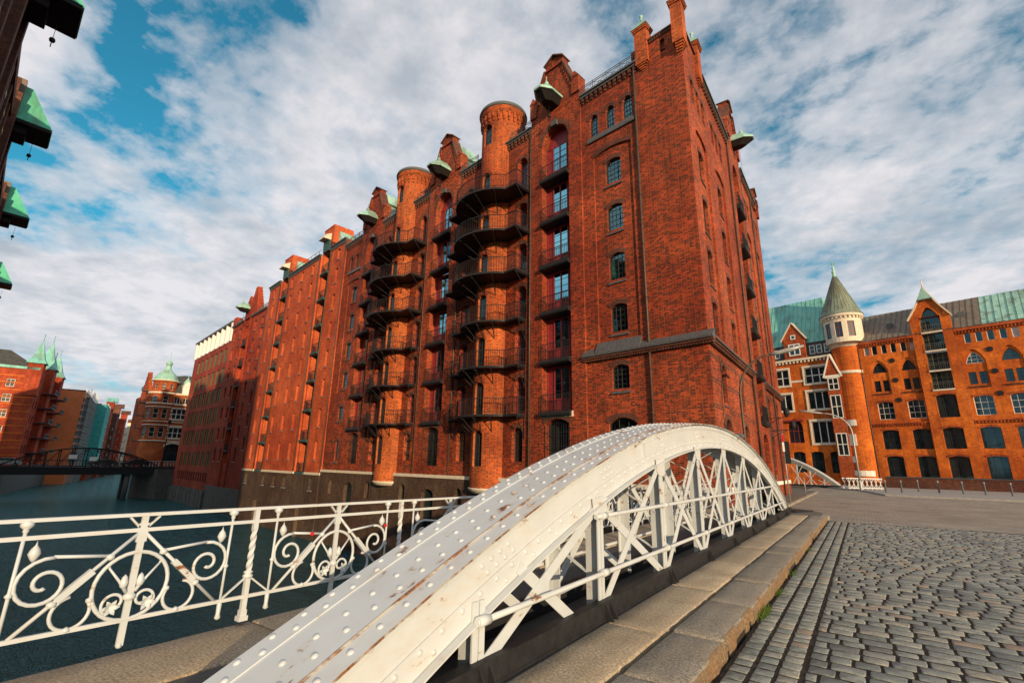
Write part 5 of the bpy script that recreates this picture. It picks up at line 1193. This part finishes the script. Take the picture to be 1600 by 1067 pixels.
# posts, diagonals, chords
PY = [12.0 + 2.2 * k for k in range(-4, 5)]
def wb(y): p, t, n = afr(y); return (p - n * .485).z
for y in PY:
    h = wb(y) + .06; zt = max(.5, h)
    for xo, s in ((-2.605, 1), (-3.305, -1)):
        p = MB(); p.box(xo - .008, xo + .008, y - .075, y - .008, .10, zt); p.box(xo - .008, xo + .008, y + .008, y + .075, .10, zt); p.box(xo - s * .06, xo - s * .0085, y - .014, y + .014, .10, zt); tp(p, 'post', 'white_paint_worn')
    l = MB(); l.box(-2.79, -2.65, y - .01, y + .01, .05, zt); l.box(-3.27, -3.15, y - .01, y + .01, .05, zt); z = .12; f = 0
    while z + .28 < zt: l.bar((-2.70, y + .012, z), (-3.21, y + .012, z + .28), .012, .06, (0, 1, 0)) if f else l.bar((-3.21, y + .012, z), (-2.70, y + .012, z + .28), .012, .06, (0, 1, 0)); z += .28; f ^= 1
    tp(l, 'lattice', 'white_paint_worn')
    for xo in (-2.592, -3.318):
        if h > .75: q = MB(); q.prism([(-.20, zt - .02), (.20, zt - .02), (.17, zt - .20), (.09, zt - .27), (-.09, zt - .27), (-.17, zt - .20)], -.005, .005, lambda a, b, c: Vector((xo + b, y + a, c))); tp(q, 'gusset', 'white_paint')
for a, b in zip(PY, PY[1:]):
    za, zb = max(.16, wb(a) - .05), max(.16, wb(b) - .05)
    for xo, dx in ((-2.612, .0), (-3.30, 0)):
        for k, (p, q) in enumerate((((a, za), (b, .12)), ((a, .12), (b, zb)))):
            if abs(p[1] - q[1]) < .45: continue
            d = MB(); off = .014 * (k - .5); d.bar((xo + off, p[0] + .05, p[1]), (xo + off, q[0] - .05, q[1]), .112, .010, (1, 0, 0)); tp(d, 'diagonal', 'white_paint_worn')
for xo in (-2.612, -3.30): d = MB(); d.bar((xo, 3.75, wb(3.75) + .03), (xo, 4.75, .12), .112, .010, (1, 0, 0)); tp(d, 'diagonal', 'white_paint_worn')
c = MB(); c.box(-2.74, -2.525, .7, 22.5, -.11, .02); c.box(-2.545, -2.53, .7, 22.5, .02, .175); c.box(-2.64, -2.53, .7, 22.5, .175, .187); tp(c, 'bottom_chord', 'iron_black')
c = MB(); c.box(-3.40, -3.20, .7, 22.5, -.11, .16); tp(c, 'bottom_chord', 'iron_black')
for y in PY: c = MB(); c.prism([(0, -.01), (.10, -.01), (0, .17)], -.008, .008, lambda a, b, z: Vector((-2.529 + a, y + .06 + b, z))); c.prism([(0, -.01), (.10, -.01), (0, .17)], -.008, .008, lambda a, b, z: Vector((-2.529 + a, y - .06 + b, z))); tp(c, 'stiffener', 'iron_black')
h = MB(); h.tube([(-2.555, 3.12 + .6 * i, .47) for i in range(31)], .026, 10); tp(h, 'guard_rail', 'white_paint'); h = MB(); h.tube([(-2.555, 5.2 + .6 * i, 1.08) for i in range(24)], .026, 10); tp(h, 'guard_rail', 'white_paint')
for x in (-3.36,):
    h = MB(); h.tube([(x, 2.8 + .6 * i, .47) for i in range(31)], .024, 8); tp(h, 'guard_rail', 'white_paint')
for y in PY:
    for z in (.47, 1.08):
        if wb(y) > z + .05: q = MB(); q.tube([(-2.555, y - .07, z), (-2.555, y + .07, z)], .04, 10); q.box(-2.60, -2.55, y - .03, y + .03, z - .03, z + .03); tp(q, 'rail_clamp', 'white_paint')
ec = MB(); ec.hexa([Vector(p) for p in ((-3.45, 22.5, -.2), (-2.4, 22.5, -.2), (-1.9, 24.4, -.2), (-3.6, 24.2, -.2))], [Vector(p) for p in ((-3.45, 22.5, .10), (-2.4, 22.5, .09), (-1.95, 24.4, -.01), (-3.6, 24.2, .0))]); tp(ec, 'end_wedge', 'iron_black')  # dark sloping wedge on the pavement past the arch end
jb = MB(); p, t, n = afr(13.9); jb.box(-2.72, -2.5, 13.75, 14.2, az(13.9) + .0, az(13.9) + .09); tp(jb, 'junction_clip', 'iron_grey')
# rivets
rv = MB(); rv.lathe([(.0245, 0), (.022, .007), (.014, .0125), (0, .0145)], 10); rvm = rv.mesh('rivet'); rvm.materials.append(MAT['white_paint_worn'])
riv = []
yy = [1.2]
while yy[-1] < 22.8: p, t, n = afr(yy[-1]); yy.append(yy[-1] + .115 * t.y)
for i, y in enumerate(yy):
    p, t, n = afr(y)
    if i % 2 == 0: riv += [(-2.64, y, .0, 'n'), (-2.99, y, .016, 'n'), (-3.22, y, .026, 'n')]
    else: riv += [(-2.83, y, .016, 'n'), (-3.31, y, .026, 'n')]
    if i % 2 == 0: riv += [(0, y, -.345, 'x')]
    elif i % 4 == 1: riv += [(0, y, -.425, 'x')]
    if i % 3 == 0: riv += [(0, y, -.06, 'x2')]
for y in (3.2, 3.32, 3.44, 3.56, 5.5, 5.62, 5.74, 7.7, 7.82, 9.9, 10.02, 12.1, 12.22, 14.3): riv += [(0, y, -.17, 'w'), (0, y + .05, -.25, 'w')]
def rmat(q):
    x, y, nn, k = q; p, t, n = afr(y)
    if k == 'n': o = p + n * nn + Vector((x, 0, 0)); zc = n; xc = Vector((1, 0, 0))
    else: o = p + n * nn + Vector(({'x': -2.616, 'x2': -2.617, 'w': -2.63}[k], 0, 0)); zc = Vector((1, 0, 0)); xc = n
    return Matrix((xc, zc.cross(xc), zc)).transposed().to_4x4(), o
riv.sort(key=lambda q: math.hypot(q[1], 2.8)); rs = MB()
for i, q in enumerate(riv):
    M, o = rmat(q); vis = to_px(o); 
    if i < 290: r_ = bpy.data.objects.new('rivet', rvm); COL.objects.link(r_); r_.parent = truss; M.translation = o + Vector((3.0, -12.0, 0)); r_.matrix_local = M
    else:
        b = len(rs.v); M3 = M.to_3x3(); rs.v += [tuple(M3 @ Vector(v) + o) for v in rv.v]; rs.f += [tuple(b + k for k in f) for f in rv.f]; rs.sm += rv.sm; rs.uv += rv.uv
tp(rs, 'rivets', 'white_paint_worn')['kind'] = 'stuff'

# ------------------------------------------------------------------ ornamental footway railing
RX = -5.44
rail = thing('footway_railing', 'white wrought iron footway railing with scrolls, rings and twisted posts', 'railing', (RX, 12, -.045)); rail.rotation_euler = (-.009, 0, 0)
def circ(y, z, r, a0=0, a1=360, n=18): return [Vector((0, y + r * math.cos(R(a0 + (a1 - a0) * i / n)), z + r * math.sin(R(a0 + (a1 - a0) * i / n)))) for i in range(n + 1)]
def spiral(y, z, r0, r1, a0, a1, n=22): return [Vector((0, y + (r0 + (r1 - r0) * i / n) * math.cos(R(a0 + (a1 - a0) * i / n)), z + (r0 + (r1 - r0) * i / n) * math.sin(R(a0 + (a1 - a0) * i / n)))) for i in range(n + 1)]
def twist():
    m = MB(); n = 26; prev = None; m.box(-.032, .032, -.032, .032, 0, .10); m.box(-.045, .045, -.045, .045, 0, .045); m.box(-.024, .024, -.024, .024, .10, .40); m.box(-.024, .024, -.024, .024, .88, 1.08)
    for i in range(n + 1):
        z = .46 + .42 * i / n; a = R(360 * i / n * 1.15); ring = [Vector((.031 * math.cos(a + k * math.pi / 2), .031 * math.sin(a + k * math.pi / 2), z)) for k in range(4)]
        if prev:
            for k in range(4): j = (k + 1) % 4; m.face([prev[k], prev[j], ring[j], ring[k]])
        prev = ring
    m.lathe([(.03, .40), (.05, .415), (.05, .43), (.03, .445), (.05, .46), (.03, .475)], 10); return m
W2 = 1.03; RP = {}
def piece(name, m, mat='white_paint_worn'): RP[name] = RP.get(name, []) + [(m.mesh(name), mat)]
c = MB(); c.box(-.012, .012, -.026, .026, .02, 1.0); c.box(-.014, .014, -.04, .04, .86, 1.02); c.lathe([(.0, .0), (.022, .01), (.018, .04)], 8, (0, 0, 0)); c.bar((0, -.03, .985), (0, -.115, 1.075), .016, .028, (1, 0, 0)); c.bar((0, .03, .985), (0, .115, 1.075), .016, .028, (1, 0, 0)); c.box(-.012, .012, -.026, .026, 1.0, 1.08); c.lathe([(.03, .38), (.05, .40), (.05, .42), (.03, .44)], 10); piece('centre_post', c)
c = MB(); c.tube(circ(0, .50, .275, n=30), .017, 8, cap=False); piece('ring', c)
for s in (-1, 1):
    c = MB(); c.tube([(0, s * .03, .93), (0, s * .73, .235)], .016, 6); c.bar((0, s * .30, .66), (0, s * .50, .463), .05, .05); c.lathe([(.0, -.03), (.032, -.015), (.032, .015), (0, .03)], 8, (0, s * .20, .755)); c.lathe([(.0, -.03), (.034, -.015), (.034, .015), (0, .03)], 8, (0, s * .52, .44)); piece('diagonal_bar', c)
    a0, a1 = (100, -300) if s > 0 else (80, 480)
    c = MB(); c.tube([(0, s * .2, .765), (0, s * .575, .803)], .014, 6); c.tube(spiral(s * .60, .60, .20, .035, a0, a1 - (150 if s > 0 else -150), 30), .0155, 7); c.lathe([(0, -.02), (.024, 0), (0, .02)], 8, (0, s * .6 + .0, .565)); piece('scroll', c)
    c = MB(); c.tube(circ(s * .39, .355, .125, 150 if s > 0 else 30, 440 if s > 0 else -260, 20), .0145, 7); c.lathe([(.0, -.028), (.026, -.01), (.026, .01), (0, .028)], 8, (0, s * .28, .43)); c.lathe([(.0, -.028), (.026, -.01), (.026, .01), (0, .028)], 8, (0, s * .39, .23)); piece('small_ring', c)
    c = MB(); c.tube(spiral(s * .105, .375, .095, .03, -60 if s > 0 else 240, 300 if s > 0 else -120, 24), .013, 7)
    for k in range(6): a = R(60 * k); c.hexa([Vector((.0, s * .13 + .015 * math.cos(a + d), .345 + .015 * math.sin(a + d))) for d in (0, 2.1, 4.2)], [Vector((.035, s * .13 + .05 * math.cos(a) + .02 * math.cos(a + d), .345 + .05 * math.sin(a) + .02 * math.sin(a + d))) for d in (0, 2.1, 4.2)])
    piece('flower_scroll', c)
    c = MB(); c.tube([(0, s * .03, .45), (0, s * .10, .55), (0, s * .19, .665)], [.018, .012, .009], 6); c.lathe([(0, -.06), (.028, -.03), (.034, .0), (.02, .045), (0, .07)], 8, (0, s * .06, .53)); c.lathe([(0, -.014), (.014, 0), (0, .014)], 6, (0, s * .19, .67)); piece('bud', c)
    c = MB(); c.lathe([(0, -.075), (.022, -.045), (.042, -.005), (.03, .03), (.008, .06), (0, .10)], 8, (0, s * .70, .845)); piece('leaf', c)
    c = MB(); c.tube([(0, s * .785, .07), (0, s * .785, 1.02)], .013, 8); c.lathe([(.013, 1.0), (.022, 1.015), (.018, 1.03), (.042, 1.05), (.045, 1.07), (.03, 1.095), (0, 1.105)], 12, (0, s * .785, 0)); c.lathe([(.013, .06), (.03, .075), (.02, .11), (.024, .2), (.013, .22)], 8, (0, s * .785, 0)); c.lathe([(.013, .53), (.028, .55), (.013, .57)], 8, (0, s * .785, 0)); piece('knob_post', c)
    c = MB(); c.bar((0, s * .785, .235), (0, s * 1.02, .42), .016, .02, (1, 0, 0)); piece('brace', c)
tw_ = twist().mesh('twisted_post')
for k in range(-2, 10):
    yc = 1.77 + 2.055 * k - 12
    for nm, L in RP.items():
        for me, mat in L: put(nm, me, mat, rail, (0, yc, 0))
    put('twisted_post', tw_, 'white_paint', rail, (0, yc + W2 - .002, 0))
for z, hw, hh, nm in ((1.095, .026, .014, 'hand_rail'), (.962, .012, .016, 'mid_rail'), (.225, .014, .016, 'bottom_rail')): m = MB(); m.box(-hw, hw, -16.5, 10.3, z - hh, z + hh); m.build(nm, 'white_paint', rail)
for px, py, lab in ((488, 833, 'red padlock hanging on the railing scroll next to a knob post'), (602, 820, 'red padlock clipped beside the leaf of the second scroll'), (668, 824, 'tiny red padlock on a scroll bar partly behind the white arch')):
    p = ray(px, py); p = Vector((0, 0, EYE)) + p * ((RX + .03) / p.x); r_ = thing('padlock', lab, 'padlock', p); b = MB(); b.box(-.012, .012, -.018, .018, -.02, .015); b.build('lock_body', 'red_paint', r_); s = MB(); s.tube([Vector((0, .012 * math.cos(a), .015 + .022 * math.sin(a))) for a in [math.pi * i / 8 for i in range(9)]], .004, 5); s.build('shackle', 'iron_grey', r_)
# ------------------------------------------------------------------ street furniture on the right
def curved_lamp(base, h, reach, ang, label, r0=.09):
    t = thing('street_lamp', label, 'street lamp', base, ang, 'curved street lamps'); m = MB()
    pts = [Vector((0, 0, 0)), Vector((0, 0, h * .45)), Vector((0, 0, h * .72))] + [Vector((reach * .55 * (1 - math.cos(a)), 0, h * .72 + h * .26 * math.sin(a))) for a in [R(90) * i / 9 for i in range(1, 10)]]
    n = len(pts); m.tube(pts, [r0 - (r0 * .45) * i / (n - 1) for i in range(n)], 10); m.lathe([(r0 * 1.7, 0), (r0 * 1.7, .9), (r0 * 1.05, 1.0)], 12); m.build('pole', 'pipe_metal' if r0 < .09 else 'scaffold', t)
    e = pts[-1]; hd = MB(); q = e + Vector((reach * .5, 0, h * .045)); hd.tube([e - Vector((.1, 0, 0)), e.lerp(q, .2), e.lerp(q, .6), q], [.05, .10, .11, .05], 10); hd.build('lamp_head', 'scaffold', t)
curved_lamp(Vector((-4.25, 24.2, -.05)), 7.0, 2.7, R(12), 'curved street lamp arching from behind the white arch end', .065)
lb = on_ground(1346, 766, -.4); curved_lamp(Vector((lb.x, lb.y, -.37)), 8.2, 4.6, R(196), 'tall curved street lamp standing before the turret house', .095)
def pole(name, label, x, y, h, z, parts):
    t = thing(name, label, 'sign', (x, y, z)); m = MB(); m.tube([(0, 0, 0), (0, 0, h)], .035, 8); m.build('pole', 'scaffold', t)
    for nm, mat, (x0, x1, y0, y1, z0, z1) in parts: q = MB(); q.box(x0, x1, y0, y1, z0, z1); q.build(nm, mat, t)
zs = street_z(34) + .13
pole('sign_post', 'grey sign post with narrow dark board and red band by the arch end', -3.75, 33.2, 4.1, zs, [('sign_board', 'iron_black', (-.04, .30, -.03, .03, 2.3, 3.6)), ('red_band', 'red_paint', (-.06, .06, -.06, .06, 3.6, 4.0)), ('white_band', 'white_panel', (-.055, .055, -.055, .055, 3.0, 3.55))])
pole('marker_post', 'short thin grey post on the pavement next to the corner warehouse', -3.95, 45.0, 1.5, street_z(45) + .13, [('cap', 'iron_grey', (-.05, .05, -.05, .05, 1.42, 1.52))])
for i, (px, py) in enumerate(((1385, 769), (1410, 770), (1436, 768), (1468, 770), (1506, 772), (1541, 773), (1583, 775))):
    p = on_ground(px, py, -.36); t = thing('bollard', 'slim dark metal bollard at the edge of the far pavement', 'bollard', (p.x, p.y, -.36), 0, 'bollards along the far pavement'); m = MB(); m.lathe([(.09, 0), (.075, .05), (.07, 1.15), (0, 1.2)], 10); m.build('shaft', 'iron_grey', t); c = MB(); c.lathe([(.085, 1.02), (.085, 1.1), (.07, 1.1)], 10); c.build('band', 'scaffold', t)
# low dark wall standing in for dark clutter at the warehouse base
t = thing('clutter_wall', 'dark low wall standing in for clutter along the foot of the golden warehouse', 'wall', RO + DR * -4 + OR * 2.2, RROT); m = MB(); m.box(-20, 15.2, -.4, 0, .05, 1.3); m.build('wall_body', 'brick_dark', t); m = MB(); m.box(-20, 15.25, -.46, .06, 1.3, 1.42); m.build('wall_cap', 'slate', t)
# white fence between the arch bridge and the low wall
A, B = on_ground(1318, 764, -.36), on_ground(1381, 765.5, -.36); d = (B - A); t = thing('white_fence', 'low white lattice fence in front of the turret house', 'fence', (A.x, A.y, -.36), math.atan2(d.y, d.x)); L = d.length
for nm, z in (('top_rail', 1.15), ('bottom_rail', .15)): m = MB(); m.box(0, L, -.03, .03, z - .04, z + .04); m.build(nm, 'white_paint', t)
n = int(L / .42)
for i in range(n): x = L * (i + .5) / n; m = MB(); m.box(x - .02, x + .02, -.02, .02, 0, 1.2); m.bar((x - .2, 0, .2), (x + .2, 0, 1.1), .03, .03); m.bar((x + .2, 0, .2), (x - .2, 0, 1.1), .03, .03); m.build('lattice_bar', 'white_paint', t)
# second white arch bridge at the far end of the street
E1 = at_Y(1312, 758, 70); ang = math.atan2(DR.y, DR.x); t = thing('arch_bridge', 'pale steel arch bridge truss ending beside the turret house', 'bridge', (E1.x, E1.y, -.36), ang); LB, HB = 17.0, 3.7 
fz = lambda x: .25 + HB * (1 - ((x - LB / 2) / (LB / 2)) ** 2)
m = MB(); xs = [LB * i / 40 for i in range(41)]
for a, b in zip(xs, xs[1:]): m.bar((a, 0, fz(a)), (b, 0, fz(b)), .8, .12)
m.build('top_plate', 'white_paint', t); m = MB()
for yo in (-.36, .36):
    for a, b in zip(xs, xs[1:]): m.hexa([Vector((a, yo - .02, fz(a) - .55)), Vector((b, yo - .02, fz(b) - .55)), Vector((b, yo + .02, fz(b) - .55)), Vector((a, yo + .02, fz(a) - .55))], [Vector((a, yo - .02, fz(a) - .06)), Vector((b, yo - .02, fz(b) - .06)), Vector((b, yo + .02, fz(b) - .06)), Vector((a, yo + .02, fz(a) - .06))])
m.build('web_plate', 'scaffold', t)
for i in range(1, 12):
    x = LB * i / 12; h = fz(x) - .5
    if h < .4: continue
    m = MB(); m.box(x - .07, x + .07, .30, .42, 0, h); m.build('post', 'white_paint', t); m = MB(); m.bar((x - .65, .4, .15), (x + .65, .4, max(.3, h - .1)), .04, .1, (0, 1, 0)); m.bar((x + .65, .4, .15), (x - .65, .4, max(.3, h - .1)), .04, .1, (0, 1, 0)); m.build('diagonal', 'white_paint', t)
m = MB(); m.box(0, LB, -.45, .45, 0, .2); m.build('bottom_chord', 'iron_black', t)

# ------------------------------------------------------------------ dark iron bridge across the canal far left
t = thing('iron_bridge', 'black iron arch bridge crossing the canal far down the row', 'bridge', FW(107, 0), ROT)
m = MB(); m.box(0, 6, -3, 48, -1.5, -.2); m.build('deck_girder', 'iron_black', t)
for x in (.15, 5.8):
    m = MB(); az2 = lambda o: 3.0 * (1 - ((o - 13.3) / 10.6) ** 2); os_ = [2.7 + 21.2 * i / 28 for i in range(29)]
    for a, b in zip(os_, os_[1:]): m.bar((x, a, az2(a) + .1), (x, b, az2(b) + .1), .22, .2)
    m.build('arch_rib', 'iron_black', t)
    for i in range(1, 12):
        o = 2.7 + 21.2 * i / 12; h = az2(o); m = MB(); m.box(x - .07, x + .07, o - .07, o + .07, -.2, h); m.build('hanger', 'iron_black', t); m = MB(); m.bar((x, o, .1), (x, o + 1.77 * (1 if o < 13 else -1), max(.3, az2(o + 1.77 * (1 if o < 13 else -1)))), .08, .08); m.build('diagonal', 'iron_black', t)
for x in (-.1, 6.1):
    m = MB(); m.box(x - .03, x + .03, -3, 48, .85, .95); m.box(x - .03, x + .03, -3, 48, -.1, 0); [m.box(x - .02, x + .02, -3 + .45 * i - .02, -3 + .45 * i + .02, -.2, .9) for i in range(113)]; m.build('parapet_rail', 'iron_black' if x < 0 else 'iron_grey', t)
m = MB(); m.tube([(.6, 6.9, -6.6), (.6, 6.9, -1.4)], .42, 12); m.lathe([(.55, -1.6), (.7, -1.5)], 12, (.6, 6.9, 0)); m.build('pier', 'iron_grey', t); m = MB(); m.tube([(4.8, 6.9, -6.6), (4.8, 6.9, -1.4)], .42, 12); m.build('pier', 'iron_grey', t)
m = MB(); m.box(-1.5, 7, -3.2, 2.6, -6.6, -1.52); m.build('abutment', 'quay_stone', t)
for o, z in ((15.2, 1.2), (12.4, .9)): m = MB(); m.box(-.22, -.16, o - .55, o + .55, z, z + .7); m.build('notice_board', 'white_panel', t)
@shared
def car_meshes(kind):
    b = MB(); L = 4.4; prof = [(-2.2, .35), (2.2, .35), (2.2, .75), (1.95, .9), (1.2, .98), (.6, 1.42), (-.9, 1.45), (-1.75, 1.0), (-2.15, .92)]
    b.prism(prof, -.85, .85); g = MB(); g.prism([(1.12, 1.0), (.58, 1.37), (-.86, 1.40), (-1.6, 1.02)], -.862, .862); w = MB(); w.lathe([(0, -.1), (.31, -.1), (.33, -.06), (.33, .06), (.31, .1), (0, .1)], 14)
    r = MB(); r.lathe([(0, -.11), (.18, -.105), (.2, -.1)], 10); return b.mesh('body'), g.mesh('side_window'), w.mesh('wheel'), r.mesh('rim')
def car(o, s, mat, label):
    t = thing('parked_car', label, 'car', FW(s, o, -.2), ROT + math.pi / 2, 'cars on the far iron bridge'); b, g, w, r = car_meshes('car')
    x = bpy.data.objects.new('body', b); COL.objects.link(x); x.parent = t; b.materials or b.materials.append(None); x.material_slots[0].link = 'OBJECT'; x.material_slots[0].material = MAT[mat]
    put('side_window', g, 'pane', t)
    for wx in (-1.35, 1.35):
        for wy, rot in ((-.78, 0), (.78, math.pi)):
            q = put('wheel', w, 'tyre', t, (wx, wy, .33)); q.rotation_euler = (math.pi / 2, 0, 0); put('rim', r, 'scaffold', q)
car(10.6, 110.2, 'car_black', 'black car on the iron bridge beside the pale notice board'); car(5.8, 110.2, 'car_black', 'dark car on the iron bridge next to the ornate house'); car(23.5, 110.2, 'car_silver', 'silver car on the iron bridge in front of the spire warehouse')
pl = thing('quay_fence', 'white railing on the quay in front of the ornate house', 'fence', FW(112.5, 4), ROT + math.pi / 2)
m = MB(); m.box(-9, 0, -.04, .04, .9, 1.0); m.build('rail', 'white_paint', pl)
for i in range(18): m = MB(); m.box(-9 + .5 * i, -8.88 + .5 * i, -.03, .03, -.5, .95); m.build('baluster', 'white_paint', pl)
lp = thing('quay_lamp', 'slim black lamp post standing before the ornate house arch', 'street lamp', FW(112, 1.2, -.5)); m = MB(); m.tube([(0, 0, 0), (0, 0, 9)], [.12, .06], 8); m.build('pole', 'iron_black', lp); m = MB(); m.lathe([(.05, 9), (.3, 9.2), (.25, 9.7), (.05, 9.9)], 8); m.build('lamp_head', 'iron_black', lp)
